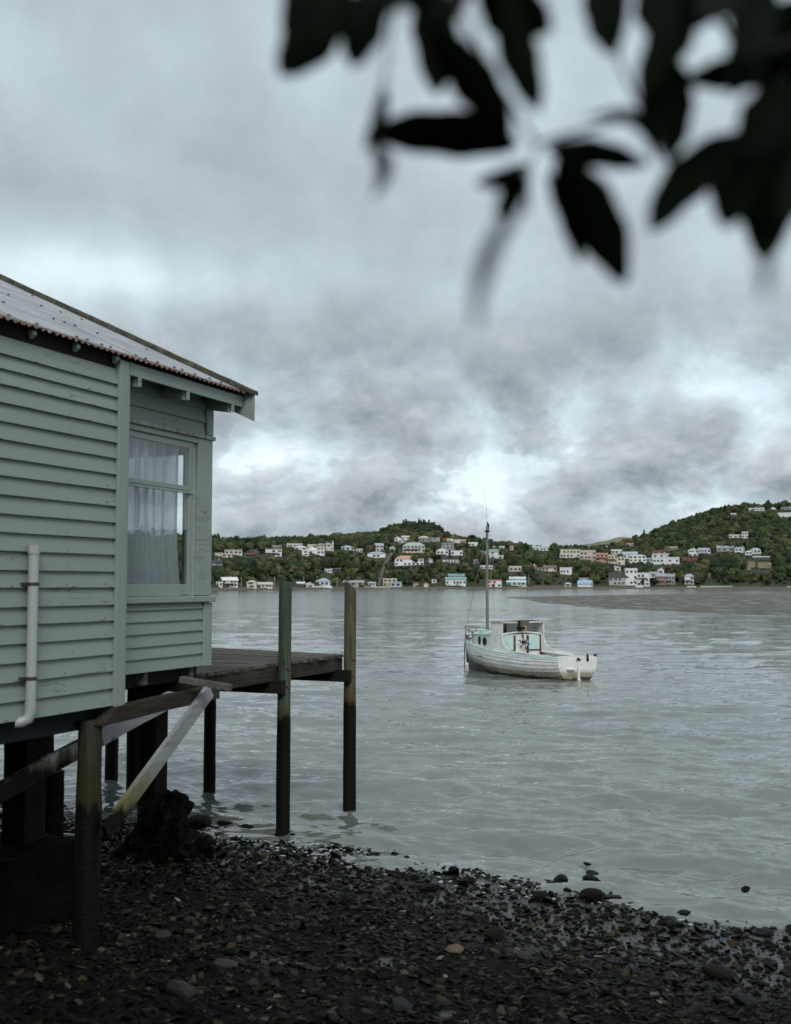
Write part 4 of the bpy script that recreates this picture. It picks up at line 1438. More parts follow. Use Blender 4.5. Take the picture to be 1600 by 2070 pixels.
# decks: foredeck and cockpit sole, aft deck
def deck_strip(x0, x1, dz_, name, mat, inset=.1, crown=.05, n=14):
    mb = MB()
    for i in range(n + 1):
        x = x0 + (x1 - x0) * i / n
        for f in (-1, -.5, 0, .5, 1):
            mb.v.append((x, f * max(.01, HB(x) - inset * min(1, HB(x) / .4)), SZ(x) + dz_ + crown * (1 - f * f)))
    for i in range(n):
        for j in range(4):
            a = i * 5 + j
            mb.f.append((a, a + 1, a + 6, a + 5)[::-1])
    mb.mi = [0] * len(mb.f)
    return bp(mb, name, mat)
deck_strip(4.7, 6.28, .0, 'foredeck', M['mint'])
deck_strip(0.02, 3.1, -.42, 'cockpit_sole', M['bgrey'], .12, .0)
deck_strip(0.0, .42, .0, 'aft_deck', M['mint'], .1, .03, 4)
# cuddy sides and roof
def cuddy_y(x): return min(HB(x) - .13, float(np.interp(x, [3.0, 4.2, 5.3, 5.75], [.93, .80, .42, .16])))
def cuddy_z(x): return float(np.interp(x, [2.9, 4.2, 5.7], [1.40, 1.37, 1.30]))
for side in (1, -1):
    mb = MB()
    cx = [2.98 + (5.75 - 2.98) * i / 16 for i in range(17)]
    for x in cx:
        y = cuddy_y(x)
        for yy, zz in ((y + .02, SZ(x) - .04), (y, cuddy_z(x)), (y - .03, cuddy_z(x)), (y - .01, SZ(x) - .04)):
            mb.v.append((x, yy * side, zz))
    for i in range(16):
        for j in range(4):
            a, b = 4 * i + j, 4 * i + (j + 1) % 4
            f = (a, a + 4, b + 4, b)
            mb.f.append(f if side < 0 else f[::-1])
    mb.f += [(0, 1, 2, 3), (64, 65, 66, 67)]
    mb.mi = [0] * len(mb.f)
    cs = bp(mb, 'cabin_side', M['bwhite'])
    for xx in (4.12, 4.68):
        y = cuddy_y(xx) + .012
        sl = (cuddy_y(xx + .1) - cuddy_y(xx - .1)) / .2
        zc = (SZ(xx) + cuddy_z(xx)) / 2 + .0
        ring, pane = [], []
        for i in range(20):
            a = 2 * math.pi * i / 20
            ring.append(((xx + .115 * math.cos(a)), (y + sl * .115 * math.cos(a) + .008) * side, zc + .135 * math.sin(a)))
        po = bp(MB().tube(ring + [ring[0]], .020, 6, cap=False), 'porthole', M['blackfit'], parent=cs)
        vs = [(p[0], p[1] + .002 * side, p[2]) for p in ring]
        bp(MB().add(vs + [(xx, (y + .01) * side, zc)], [(i, (i + 1) % 20, 20) for i in range(20)]), 'porthole_glass', M['portlight'], parent=po) if False else bp(MB().add(vs, [tuple(range(20))]), 'porthole_glass', M['portlight'], parent=cs)
mb = MB()
cx = [3.1 + (5.78 - 3.1) * i / 14 for i in range(15)]
for x in cx:
    y = cuddy_y(x) + .04
    for lay in (0, .035):
        for f in (-1, -.5, 0, .5, 1):
            mb.v.append((x, f * y, cuddy_z(x) + lay + .07 * (1 - f * f)))
for i in range(14):
    for j in range(4):
        a = i * 10 + j
        mb.f.append((a, a + 1, a + 11, a + 10))
        mb.f.append((a + 5, a + 15, a + 16, a + 6))
    for a, s_ in ((0, 1), (4, -1)):
        q = (i * 10 + a, i * 10 + a + 5, i * 10 + a + 15, i * 10 + a + 10)
        mb.f.append(q)
for j in range(4):
    mb.f.append((j, j + 5, j + 6, j + 1))
    mb.f.append((140 + j, 141 + j, 146 + j, 145 + j))
mb.mi = [0] * len(mb.f)
bp(mb, 'cabin_top', M['mint'])
bp(MB().box(4.55, 5.15, -.33, .33, 1.43, 1.50).box(4.6, 5.1, -.36, .36, 1.42, 1.45), 'fore_hatch', M['mint'])
bp(MB().box(5.78, 5.83, -.18, .18, .98, 1.32), 'cabin_front', M['bwhite'])
# aft bulkhead with two mint doors, brown posts and the wheel
bk = bp(MB().box(3.06, 3.10, -.92, .92, .34, 1.42), 'bulkhead', M['bwhite'])
for y0, y1, nm in ((.33, .86, 1), (-.86, -.36, -1)):
    bp(MB().box(3.035, 3.058, y0, y1, .86, 1.345), 'door_panel', M['mintpanel'], parent=bk)
    bp(MB().box(3.02, 3.057, y0 - .01, y1 + .01, .82, .855), 'door_rail', M['brownwood'], parent=bk)
for y0 in (.265, -.335, -.92, .868):
    bp(MB().box(3.0, 3.057, y0, y0 + (.05 if abs(y0) > .5 else .065), .62 if abs(y0) < .5 else .66, 1.37), 'door_post', M['brownwood'], parent=bk)
mb = MB()
pts = [(3.02, y, 1.40 + .09 * (1 - (y / .95) ** 2)) for y in np.linspace(-.95, .95, 12)]
mb.tube(pts, .030, 6)
bp(mb, 'bulkhead_beam', M['bwhite'], parent=bk)
# ship's wheel
wh = bp(MB().tube([(2.86, -.02 + .15 * math.cos(a), 1.13 + .15 * math.sin(a)) for a in np.linspace(0, 2 * math.pi, 25)], .014, 6, cap=False), 'steering_wheel', M['bwhite'], parent=bk)
mb = MB().tube([(2.84, -.02, 1.13), (3.05, -.02, 1.13)], .045, 10)
for i in range(6):
    a = i * math.pi / 3 + .3
    mb.tube([(2.86, -.02, 1.13), (2.86, -.02 + .27 * math.cos(a), 1.13 + .27 * math.sin(a))], [.014, .018], 6)
bp(mb, 'wheel_spokes', M['blackfit'], parent=bk)
bp(MB().tube([(2.95, -.02, 1.13), (2.98, -.02, 1.62)], .018, 6), 'wheel_column', M['brownwood'], parent=bk)
# wheelhouse side panels with the swept coaming
for side in (1, -1):
    prof = [(3.62, 1.36), (3.55, 1.86), (2.90, 1.86), (2.90, 1.38), (2.88, 1.22), (2.80, 1.06), (2.66, .95), (2.40, .87), (1.9, .835), (.9, .80), (.42, .79), (.42, .70), (1.9, .70), (3.62, .78)]
    mb = MB()
    n = len(prof)
    def yy_(x): return min(HB(x) - .115, .955)
    vs = [(x, yy_(x) * side, z) for x, z in prof] + [(x, (yy_(x) - .03) * side, z) for x, z in prof]
    fs = [tuple(range(n)), tuple(range(2 * n - 1, n - 1, -1))] + [(i, i + n, (i + 1) % n + n, (i + 1) % n) for i in range(n)]
    mb.add(vs, fs if side < 0 else [f[::-1] for f in fs])
    bp(mb, 'wheelhouse_side', M['bwhite'])
    bp(MB().tube([(x, (yy_(x) - .01) * side, z) for x, z in prof[2:11]], .019, 6), 'coaming_trim', M['bwhite'])
# wheelhouse front (boarded), roof and roof beam
mb = MB()
for i in range(9):
    f = -1 + 2 * i / 8
    for z_ in (1.42 + .06 * (1 - f * f), 1.86 + .06 * (1 - f * f)):
        mb.v.append((3.60 - .14 * f * f - (.06 if z_ > 1.7 else 0), f * .94, z_))
mb.f = [(2 * i, 2 * i + 2, 2 * i + 3, 2 * i + 1) for i in range(8)]
mb.mi = [0] * 8
wf = bp(mb, 'wheelhouse_front', M['bgrey'])
for y_ in (-.32, .32):
    bp(MB().box(3.50, 3.56, y_ - .03, y_ + .03, 1.45, 1.88), 'windscreen_post', M['brownwood'])
mb = MB()
for i in range(7):
    x = 2.84 + (3.68 - 2.84) * i / 6
    for lay in (0, .045):
        for j in range(9):
            f = -1 + 2 * j / 8
            mb.v.append((x, f * .985, 1.855 + .075 * (1 - f * f) + lay - .012 * (x - 2.84)))
for i in range(6):
    for j in range(8):
        a = i * 18 + j
        mb.f += [(a, a + 1, a + 19, a + 18), (a + 9, a + 27, a + 28, a + 10)]
    for a in (0, 8):
        mb.f.append((i * 18 + a, i * 18 + a + 9, i * 18 + a + 27, i * 18 + a + 18))
for j in range(8):
    mb.f += [(j, j + 9, j + 10, j + 1), (108 + j, 109 + j, 118 + j, 117 + j)]
mb.mi = [0] * len(mb.f)
bp(mb, 'wheelhouse_roof', M['roofgrey'])
bp(MB().box(2.86, 2.90, -.93, -.25, 1.83, 1.87).box(2.86, 2.90, .32, .93, 1.83, 1.87), 'roof_beam', M['bwhite'])
# gear hung under the roof
bp(MB().tube([(2.95, .16, 1.70), (2.95, .12, 1.60), (2.96, .10, 1.55)], [.075, .09, .05], 8).box(2.92, 3.0, -.10, .02, 1.60, 1.68), 'hanging_gear', M['blackfit'])
bp(MB().box(2.93, 2.96, -.18, -.05, 1.68, 1.71).box(2.93, 2.96, -.18, -.05, 1.60, 1.63).box(2.93, 2.96, -.16, -.12, 1.52, 1.7), 'webbing', M['yellowgear'])
# bow rail, samson post, mast and rigging
prail = bp(MB().tube([(5.2, .62, 1.42), (5.6, .50, 1.50), (6.1, .28, 1.56), (6.42, .10, 1.58), (6.42, -.10, 1.58), (6.1, -.28, 1.56), (5.6, -.5, 1.50), (5.2, -.62, 1.42)], .016, 6), 'bow_rail', M['steel'])
for y_, x_ in ((.26, 6.12), (-.26, 6.12), (.50, 5.6), (-.5, 5.6), (.62, 5.2), (-.62, 5.2)):
    bp(MB().tube([(x_, y_ * .9, SZ(x_) + .0), (x_, y_, 1.56 if x_ > 6 else (1.5 if x_ > 5.5 else 1.42))], .013, 6), 'rail_stanchion', M['steel'])
bp(MB().bar((6.0, 0, 1.05), (6.02, 0, 1.40), .07, .07).bar((6.2, .1, 1.08), (6.45, .02, 1.30), .05, .05).box(5.86, 6.14, -.06, .06, 1.10, 1.16).tube([(5.95, .2, 1.08), (6.05, .25, 1.2), (5.9, .3, 1.26)], .03, 6), 'mooring_bitt', M['brownwood'])
mz, mx = 1.44, 5.06
mast = bp(MB().tube([(mx, 0, mz), (mx + .01, .0, 3.2), (mx + .03, -.03, 5.45)], [.062, .055, .045], 10), 'mast', M['spar'], True)
bp(MB().box(mx - .09, mx + .09, -.16, .16, mz - .01, mz + .05), 'mast_step', M['blackfit'], parent=mast)
bp(MB().tube([(mx + .03, -.03, 5.1), (mx + .05, -.10, 5.45), (mx + .04, -.05, 5.58)], [.03, .05, .02], 6).box(mx - .05, mx + .1, -.09, .04, 5.2, 5.26), 'masthead_fitting', M['blackfit'], parent=mast)
bp(MB().tube([(mx + .03, -.04, 5.5), (mx + .05, 0, 6.3), (mx + .12, .10, 6.95)], [.005, .0035, .002], 5), 'whip_aerial', M['blackfit'], parent=mast)
bp(MB().tube([(mx - .12, -.22, mz), (mx - .13, -.22, mz + .42)], .012, 5), 'belaying_pin', M['blackfit'], parent=mast)
for e0 in ((6.42, 0, 1.56), (6.1, .28, 1.55), (3.4, .9, 1.9), (3.4, -.9, 1.9)):
    bp(MB().tube([(mx + .02, -.02, 5.3), e0], .0045, 4), 'stay', M['steel'], parent=mast)
bp(MB().tube([(6.47, .02, 1.30), (6.50, .03, .6), (6.52, .04, -.3)], .020, 6), 'mooring_chain', M['rope'])
bp(MB().tube([(5.9, .46, 1.0), (5.85, .52, .78), (5.86, .5, .6)], .010, 5), 'fender_line', M['rope'])
bp(MB().box(4.02, 4.30, 1.035, 1.06, .585, .61), 'hull_vent', M['blackfit'])

# ------------------------------------------------------------------ far shore: houses
WALLC = dict(white=(.66, .67, .67), cream=(.56, .52, .44), grey=(.30, .31, .31), pink=(.52, .43, .38), salmon=(.46, .27, .21), yellow=(.55, .49, .33),
             blue=(.36, .42, .47), dark=(.06, .065, .07), red=(.16, .035, .03), brown=(.15, .11, .085), stone=(.34, .33, .31), orange=(.22, .13, .075), mint=(.46, .56, .52))
ROOFC = dict(white=(.62, .64, .64), grey=(.26, .28, .30), bluegrey=(.34, .39, .44), dark=(.055, .055, .06), salmon=(.50, .27, .20), red=(.34, .09, .07), teal=(.16, .31, .285),
             green=(.20, .31, .26), brown=(.15, .095, .075), mint=(.50, .60, .57), blue=(.30, .44, .58), cream=(.50, .48, .42), palegreen=(.33, .40, .36), maroon=(.13, .04, .04))
for k, c in WALLC.items():
    M['wall_' + k] = plain(k + '_house_wall', c, .7, .12, .25, bump=.05)
for k, c in ROOFC.items():
    M['roof_' + k] = plain(k + '_house_roof', c, .5, .12, .25, bump=.05)
M['house_glass'] = plain('dark_house_window', (.02, .025, .03), .12, .5, .2, bump=0)
M['house_frame'] = plain('white_window_frame', (.55, .56, .56), .5, .1, .3, bump=0)


def ground_on_sight(px, py, dmin=14):
    """first point of the far hillside on the sight line of a photograph pixel"""
    a = az_of(px)
    s = float(L(shoreD, a))
    for D in np.arange(s + dmin, s + 900, 2.0):
        z = float(terrain_z(np.array([a]), np.array([D / math.cos(a)]))[0])
        if 1182 - (z - CAM_H) / D * F <= py:
            return Vector(((px - 800) / F * D, D, z)), D
    D = s + 560
    z = CAM_H + (1182 - py) / F * D
    return Vector(((px - 800) / F * D, D, z)), D


HOUSE_RECTS = []


def house(x0, x1, yt, ye, yb, roof, wall, rcol, st, nw, yaw, label, chimney=None, cat='house', garage=None, eave=.45, dscale=1.0):
    px = (x0 + x1) / 2
    p, D = ground_on_sight(px, yb)
    k = D / F
    w, h, rh = (x1 - x0) * k, (yb - ye) * k, max(.25, (ye - yt) * k)
    d = max(4.5, min(9.0, w * .62)) * dscale
    HOUSE_RECTS.append((x0, x1, yt, yb, D))
    root = empty('hillside_house' if yb < 1176 else 'shore_house', (p.x, p.y, p.z), -math.atan2(p.x, p.y) + R_(yaw))
    tag(root, label, cat, 'houses on the far shore and hillside')
    wl = MB().box(-w / 2, w / 2, 0, d, -3.0 if yb < 1178 else -.8, h)
    e = eave if roof != 'flat' else .2
    rf = MB()
    if roof == 'flat':
        rf.box(-w / 2 - e, w / 2 + e, -e, d + e, h + .003, h + rh)
    elif roof == 'gx':
        rf.add([(-w / 2 - e, -e, h - .05), (w / 2 + e, -e, h - .05), (w / 2 + e, d / 2, h + rh), (-w / 2 - e, d / 2, h + rh), (-w / 2 - e, d + e, h - .05), (w / 2 + e, d + e, h - .05),
                (-w / 2 - e, -e, h - .25), (w / 2 + e, -e, h - .25), (w / 2 + e, d + e, h - .25), (-w / 2 - e, d + e, h - .25)],
               [(0, 1, 2, 3), (3, 2, 5, 4), (6, 7, 1, 0), (5, 8, 9, 4), (7, 8, 5, 2, 1), (6, 0, 3, 4, 9)])
    elif roof == 'gy':
        rf.add([(-w / 2 - e, -e, h - .05), (0, -e, h + rh), (0, d, h + rh), (-w / 2 - e, d, h - .05), (w / 2 + e, -e, h - .05), (w / 2 + e, d, h - .05)],
               [(0, 1, 2, 3), (1, 4, 5, 2)])
        rf.add([(-w / 2 - e, -e, h - .25), (0, -e, h + rh - .22), (0, d, h + rh - .22), (-w / 2 - e, d, h - .25), (w / 2 + e, -e, h - .25), (w / 2 + e, d, h - .25)],
               [(3, 2, 1, 0), (2, 5, 4, 1)])
        rf.add([(-w / 2 - e, -e, h - .05), (0, -e, h + rh), (w / 2 + e, -e, h - .05), (w / 2 + e, -e, h - .25), (0, -e, h + rh - .22), (-w / 2 - e, -e, h - .25)], [(0, 5, 4, 1), (1, 4, 3, 2)])
        wl.add([(-w / 2, 0, h), (w / 2, 0, h), (0, 0, h + rh - .3)], [(0, 1, 2)])
    else:
        r0 = max(.0, w / 2 - d / 2)
        rf.add([(-w / 2 - e, -e, h - .05), (w / 2 + e, -e, h - .05), (w / 2 + e, d + e, h - .05), (-w / 2 - e, d + e, h - .05), (-r0, d / 2, h + rh), (r0 + .01, d / 2, h + rh)],
               [(0, 1, 5, 4), (1, 2, 5), (2, 3, 4, 5), (3, 0, 4), (3, 2, 1, 0)])
    wl.build('wall', M['wall_' + wall], root)
    ro = rf.build('roof', M['roof_' + rcol], root)
    if chimney is not None:
        cx = chimney * w / 2
        MB().box(cx - .45, cx + .45, d * .3, d * .3 + .8, h * .7, h + rh + 1.0).build('chimney', M['wall_white'], ro)
    rnd = random.Random(int(x0 * 7 + yb))
    if nw:
        cell = w / nw
        ww, sh = min(2.3, cell * .56), h / st
        wh_ = min(1.7, sh * .52)
        me = MB().box(-ww / 2 - .09, ww / 2 + .09, -.07, .02, -wh_ / 2 - .09, wh_ / 2 + .09, 1).box(-ww / 2, ww / 2, -.10, -.069, -wh_ / 2, wh_ / 2, 0)
        if ww > 1.2:
            me.box(-.05, .05, -.115, -.099, -wh_ / 2, wh_ / 2, 1)
        me = me.mesh('window', [M['house_glass'], M['house_frame']])
        for r_ in range(st):
            for c in range(nw):
                if rnd.random() < .12:
                    continue
                o = bpy.data.objects.new('window', me)
                COL.objects.link(o)
                o.parent = root
                o.location = (-w / 2 + cell * (c + .5) + rnd.uniform(-.1, .1) * cell, 0, sh * (r_ + .52))
    if rnd.random() < .45 and w > 5 and st * nw:
        zf = (h / st) * (st - 1) if st > 1 else .15
        dk = MB().box(-w * .46, w * .30, -1.7, -.002, zf - .12, zf + .05).box(-w * .46, w * .30, -1.72, -1.66, zf + .85, zf + .95)
        for i_ in range(6):
            xx = -w * .45 + w * .74 * i_ / 5
            dk.box(xx - .05, xx + .05, -1.7, -1.62, -2.5 if i_ % 2 == 0 else zf, zf + .85)
        dk.build('deck', M['wall_' + ('brown' if rnd.random() < .5 else 'stone')], root)
    if rnd.random() < .4 and roof != 'flat':
        cx = rnd.uniform(-.3, .3) * w
        MB().box(cx - .35, cx + .35, d * .55, d * .55 + .7, h, h + rh + .7).build('flue', M['wall_stone'], ro)
    if garage:
        g0, g1, mt = garage
        MB().box(-w / 2 + g0 * w, -w / 2 + g1 * w, -.06, .02, 0, min(2.4, h * .5)).build('garage_door', M[mt], root)
    return root, w, h, d, k


H = house
# shoreline, left to right
H(451, 482, 1169, 1175.5, 1188.5, 'gx', 'white', 'white', 2, 4, 14, 'white two-storey house with pale gable roof at the left end of the far shore')
H(439, 451, 1178, 1179, 1188.5, 'flat', 'white', 'white', 1, 2, 10, 'small white flat-roofed annex left of the leftmost two-storey shore house')
H(500, 519, 1173, 1176.5, 1188.5, 'hip', 'cream', 'cream', 2, 1, -6, 'small square cream boathouse with hipped roof behind the near jetty pile left side', garage=(.25, .7, 'wall_grey'))
H(521, 552, 1177, 1181.5, 1188.5, 'gx', 'cream', 'cream', 1, 4, 8, 'long low cream cottage with pale roof left of the near jetty pile top')
H(600, 616, 1178, 1181, 1186.5, 'gx', 'dark', 'white', 1, 2, 0, 'low dark hut with white roof just right of the near jetty pile top')
H(620, 636, 1178, 1181.5, 1187.5, 'gy', 'white', 'white', 1, 1, 18, 'small white gabled shed left of the blue-roofed shore cottage')
H(638, 667, 1171, 1177.5, 1186.5, 'hip', 'white', 'bluegrey', 1, 3, -8, 'white shore cottage with pale blue hipped roof', chimney=-.8)
H(695, 736, 1174.5, 1179, 1186, 'gx', 'stone', 'grey', 1, 3, 0, 'long grey shore cottage partly behind the far jetty pile top')
H(745, 760, 1177, 1179.5, 1185, 'gx', 'white', 'bluegrey', 1, 2, 0, 'tiny blue-roofed cottage left of the foot of the hillside track')
H(775, 803, 1170.5, 1172, 1185.5, 'flat', 'yellow', 'cream', 2, 3, 0, 'pale yellow two-storey box house on the shore at the foot of the track')
H(789, 812, 1175.5, 1177, 1187, 'flat', 'blue', 'grey', 1, 2, -6, 'blue-grey flat-roofed box in front of the pale yellow box house')
H(836, 846, 1178, 1179.5, 1187, 'flat', 'grey', 'red', 1, 0, 0, 'small shed with a red door on the shore', cat='shed', garage=(.45, .95, 'wall_red'))
H(857, 866, 1178, 1181, 1187, 'gy', 'yellow', 'cream', 1, 0, 0, 'tiny pale yellow gabled hut at the shore edge', cat='shed')
H(873, 883, 1171, 1172, 1178.5, 'flat', 'white', 'blue', 1, 1, 20, 'small pale blue and white box above the shore hedge', cat='shed')
H(907, 939, 1160.5, 1164.5, 1171, 'gx', 'white', 'teal', 1, 5, 0, 'upper storey wing of the teal-roofed boathouse set back behind it')
H(901, 942, 1168, 1172.5, 1185.5, 'gx', 'white', 'teal', 1, 6, 0, 'white shore boathouse with broad teal verandah roof', garage=(.5, .68, 'roof_green'))
H(984, 1014, 1171.5, 1174, 1187, 'flat', 'white', 'red', 2, 3, 0, 'white two-storey shore house with red roof edge just right of the launch mast', garage=(.34, .55, 'wall_red'))
H(1030, 1062, 1167, 1171.5, 1178, 'gx', 'white', 'mint', 1, 5, 0, 'upper storey of the mint-roofed shore house')
H(1025, 1063, 1175, 1178.5, 1186, 'gx', 'mint', 'mint', 1, 4, 0, 'mint-roofed lower verandah wing facing the kayaks on the shore')
H(1141, 1155, 1178, 1180, 1187, 'hip', 'grey', 'white', 1, 1, 0, 'small grey garage with pale hipped roof on the shore', cat='shed')
H(1171, 1190, 1168, 1169.5, 1177, 'flat', 'pink', 'grey', 1, 3, 0, 'small pinkish flat-roofed cottage behind the blue-roofed boatshed')
H(1167, 1194, 1173, 1180, 1187, 'gx', 'white', 'blue', 1, 2, -16, 'white boatshed with bright blue roof on the shore', cat='shed')
H(1231, 1264, 1158, 1167.5, 1184, 'gx', 'stone', 'dark', 2, 4, 0, 'grey shore house with steep dark roof and long balconies')
H(1264, 1288, 1149, 1151, 1184, 'flat', 'white', 'white', 3, 3, 6, 'tall white stepped apartment block on the shore')
H(1287, 1312, 1158, 1160, 1185, 'flat', 'white', 'white', 3, 3, -4, 'lower white stepped wing right of the tall white apartment block')
H(1300, 1330, 1155.5, 1160.5, 1168, 'gx', 'white', 'grey', 1, 4, 0, 'long white wing with grey roof behind the stepped apartments')
H(1330, 1342, 1147, 1151.5, 1161, 'gy', 'white', 'bluegrey', 1, 1, 0, 'white gabled tower house rising above the orange and grey apartments')
H(1326, 1346, 1160, 1165.5, 1183, 'gx', 'orange', 'grey', 2, 3, 10, 'left half of the grey-roofed apartments with rust orange walls on the shore')
H(1346, 1362, 1160.5, 1166, 1182, 'gx', 'grey', 'grey', 2, 3, -8, 'right half of the grey-roofed apartments with white window bays on the shore')
H(1384, 1402, 1160.5, 1165, 1181.5, 'hip', 'white', 'bluegrey', 2, 2, 6, 'white two-storey shore house with blue garage doors standing alone', garage=(.15, .9, 'wall_blue'))
# lower hillside
H(424, 449, 1132, 1137, 1144, 'gx', 'grey', 'dark', 1, 4, 0, 'grey house with dark green roof beside the cottage corner on the left hillside')
H(657, 672, 1150.5, 1152, 1158, 'flat', 'white', 'white', 1, 3, 0, 'small white pavilion alone in the bush on the left slope')
H(670, 690, 1149, 1150, 1154, 'flat', 'dark', 'grey', 1, 0, 0, 'low dark roof in the bush right of the white pavilion')
H(799, 857, 1123, 1130, 1143.5, 'hip', 'white', 'salmon', 2, 7, 8, 'large white two-storey house with salmon tiled roof')
H(868, 876, 1129, 1131, 1139, 'gy', 'white', 'grey', 1, 0, 20, 'small white shed right of the salmon-roofed house', cat='shed')
H(895, 928, 1130.5, 1132, 1138, 'flat', 'white', 'dark', 1, 6, 0, 'long low white house with dark flat roof on the middle terrace')
H(958, 968, 1131, 1132, 1140.5, 'flat', 'grey', 'grey', 1, 1, 0, 'small grey block at the end of the middle terrace left of the mast')
H(972, 996, 1143, 1144.5, 1151, 'flat', 'white', 'white', 1, 4, 0, 'low white flat house behind the launch mast')
H(1029, 1056, 1144.5, 1146, 1156, 'flat', 'pink', 'white', 1, 3, 22, 'pale pink house half sunk in bush right of the mast')
H(1080, 1125, 1142.5, 1148, 1154.5, 'gx', 'cream', 'brown', 1, 6, 0, 'long cream house with brown tiled roof', chimney=-.97)
H(1132, 1156, 1147.5, 1149.5, 1162, 'flat', 'white', 'white', 1, 4, 0, 'white and pale blue house on stilts above the grey garage')
H(1242, 1255, 1145, 1146.5, 1154, 'gy', 'white', 'white', 1, 1, 24, 'small white gable peeping out above the steep dark roof')
# cluster in the upper left
H(449, 470, 1118.5, 1120, 1126, 'flat', 'cream', 'cream', 1, 2, 0, 'low cream box below the pale flat-roofed house at the upper left')
H(435, 450, 1117.5, 1119, 1123, 'flat', 'cream', 'grey', 1, 1, 0, 'small low grey-roofed hut beside the low cream box')
H(455, 490, 1111.5, 1113, 1121, 'flat', 'cream', 'bluegrey', 1, 4, 0, 'cream house with pale blue flat roof on the upper left skyline')
H(504, 522, 1109.5, 1111, 1117.5, 'flat', 'dark', 'dark', 1, 3, 0, 'dark blue-black house above the rust-red bank')
H(537, 570, 1109.5, 1111.5, 1125, 'flat', 'white', 'grey', 2, 3, 0, 'white and brown two-storey flat-roofed house above the yellow tree')
H(551, 570, 1102, 1103.5, 1107.5, 'flat', 'stone', 'green', 1, 2, 0, 'small green-roofed house on the skyline above the white and brown house')
H(580, 612, 1099, 1100.5, 1106, 'flat', 'white', 'white', 1, 5, 0, 'long white flat house on the skyline left of the big hip-roofed house')
H(595, 621, 1104, 1107, 1112.5, 'hip', 'white', 'white', 1, 2, 0, 'white hip-roofed bungalow just below the long white skyline house')
H(622, 640, 1100.5, 1102, 1108, 'flat', 'cream', 'cream', 1, 2, 0, 'cream box house between the long white house and the big hip-roofed house')
H(611, 625, 1112, 1113.5, 1124, 'flat', 'white', 'white', 2, 1, 0, 'tall white block at the left end of the white modern house')
H(622, 642, 1105.5, 1110, 1116, 'gy', 'white', 'white', 1, 1, 0, 'white curved gable above the white modern house')
H(625, 656, 1112, 1114, 1121, 'flat', 'white', 'white', 1, 4, 0, 'low white modern house below the big hip-roofed house')
H(641, 675, 1097, 1101.5, 1112.5, 'hip', 'cream', 'grey', 2, 5, 0, 'big cream house with grey hip roof and white chimney', chimney=.92)
H(690, 718, 1103, 1107, 1113, 'gx', 'white', 'bluegrey', 1, 3, 16, 'white house with blue-grey roof below the bare hill')
H(720, 733, 1109.5, 1111, 1117, 'flat', 'cream', 'white', 1, 2, 0, 'small cream house half hidden below the blue-grey-roofed house')
H(760, 776, 1098.5, 1103.5, 1115, 'gx', 'cream', 'bluegrey', 2, 2, 18, 'tall narrow cream house with blue-grey roof')
H(743, 779, 1115.5, 1119, 1129, 'hip', 'white', 'bluegrey', 1, 4, -8, 'white bungalow with pale grey hip roof left of the hillside track')
H(788, 799, 1104, 1107.5, 1112, 'gy', 'white', 'bluegrey', 1, 1, 0, 'little white gabled house left of the green-roofed mansion')
H(815, 860, 1096.5, 1103.5, 1117, 'hip', 'cream', 'palegreen', 2, 6, 0, 'wide cream mansion with pale green hip roof and verandahs')
H(798, 812, 1084.5, 1088, 1095, 'gy', 'white', 'bluegrey', 1, 2, 10, 'white gabled house at the left of the cluster under the pine knob')
H(812, 828, 1083, 1086, 1092, 'gx', 'white', 'cream', 1, 3, 0, 'white house with cream roof in the cluster under the pine knob')
H(806, 822, 1092, 1094, 1098.5, 'gy', 'white', 'grey', 1, 2, -10, 'lower white gable of the cluster under the pine knob')
H(846, 868, 1083.5, 1087, 1096, 'hip', 'grey', 'stone' if 'stone' in ROOFC else 'cream', 1, 3, 0, 'grey hip-roofed house under the middle of the pine knob')
H(869, 890, 1087, 1088.5, 1097, 'flat', 'grey', 'grey', 2, 3, 0, 'grey flat-roofed two-storey house under the right of the pine knob')
H(896, 906, 1087, 1089.5, 1093.5, 'gx', 'cream', 'red', 1, 1, 0, 'small house with bright orange-red roof on the ridge')
H(906, 918, 1089, 1091, 1096, 'gx', 'white', 'white', 1, 2, 0, 'small white house right of the orange-red roof on the ridge')
H(919, 931, 1091, 1093, 1099, 'gx', 'white', 'cream', 1, 2, 0, 'white and cream house in the middle of the ridge row')
H(928, 942, 1090.5, 1093, 1097.5, 'gx', 'cream', 'salmon', 1, 2, 0, 'cream house with terracotta roof on the ridge left of the lone pine')
H(948, 966, 1096.5, 1098.5, 1104, 'gx', 'white', 'white', 1, 3, 0, 'white house right below the lone pine')
H(893, 918, 1097.5, 1099, 1110, 'flat', 'grey', 'grey', 2, 3, 0, 'large pale grey block above the white gabled villa')
H(882, 907, 1106, 1113, 1121, 'gy', 'white', 'grey', 1, 3, 0, 'white gabled villa with arched window in front of the pale grey block')
H(912, 936, 1113.5, 1115, 1123, 'flat', 'white', 'white', 1, 3, 0, 'white flat-roofed wing right of the white gabled villa')
H(974, 1008, 1110, 1115.5, 1121, 'gx', 'white', 'green', 1, 4, 0, 'white house with green roof just right of the mast on the ridge')
H(990, 1018, 1122.5, 1124, 1130, 'flat', 'white', 'white', 1, 2, 6, 'plain white long box below the green-roofed house by the mast')
H(995, 1002, 1103.5, 1105.5, 1109, 'gy', 'white', 'white', 1, 1, 0, 'tiny white skyline gable right of the mast')
H(1010, 1020, 1104, 1106, 1110, 'gx', 'cream', 'cream', 1, 1, 0, 'tiny cream skyline house between the mast and the dark skyline tree')
H(1031, 1041, 1103.5, 1105.5, 1112, 'flat', 'pink', 'grey', 1, 2, 0, 'tiny pink skyline house left of the dark skyline tree')
H(1070, 1112, 1103.5, 1107, 1114.5, 'gx', 'white', 'palegreen', 1, 6, 0, 'long low skyline house with grey-green roof')
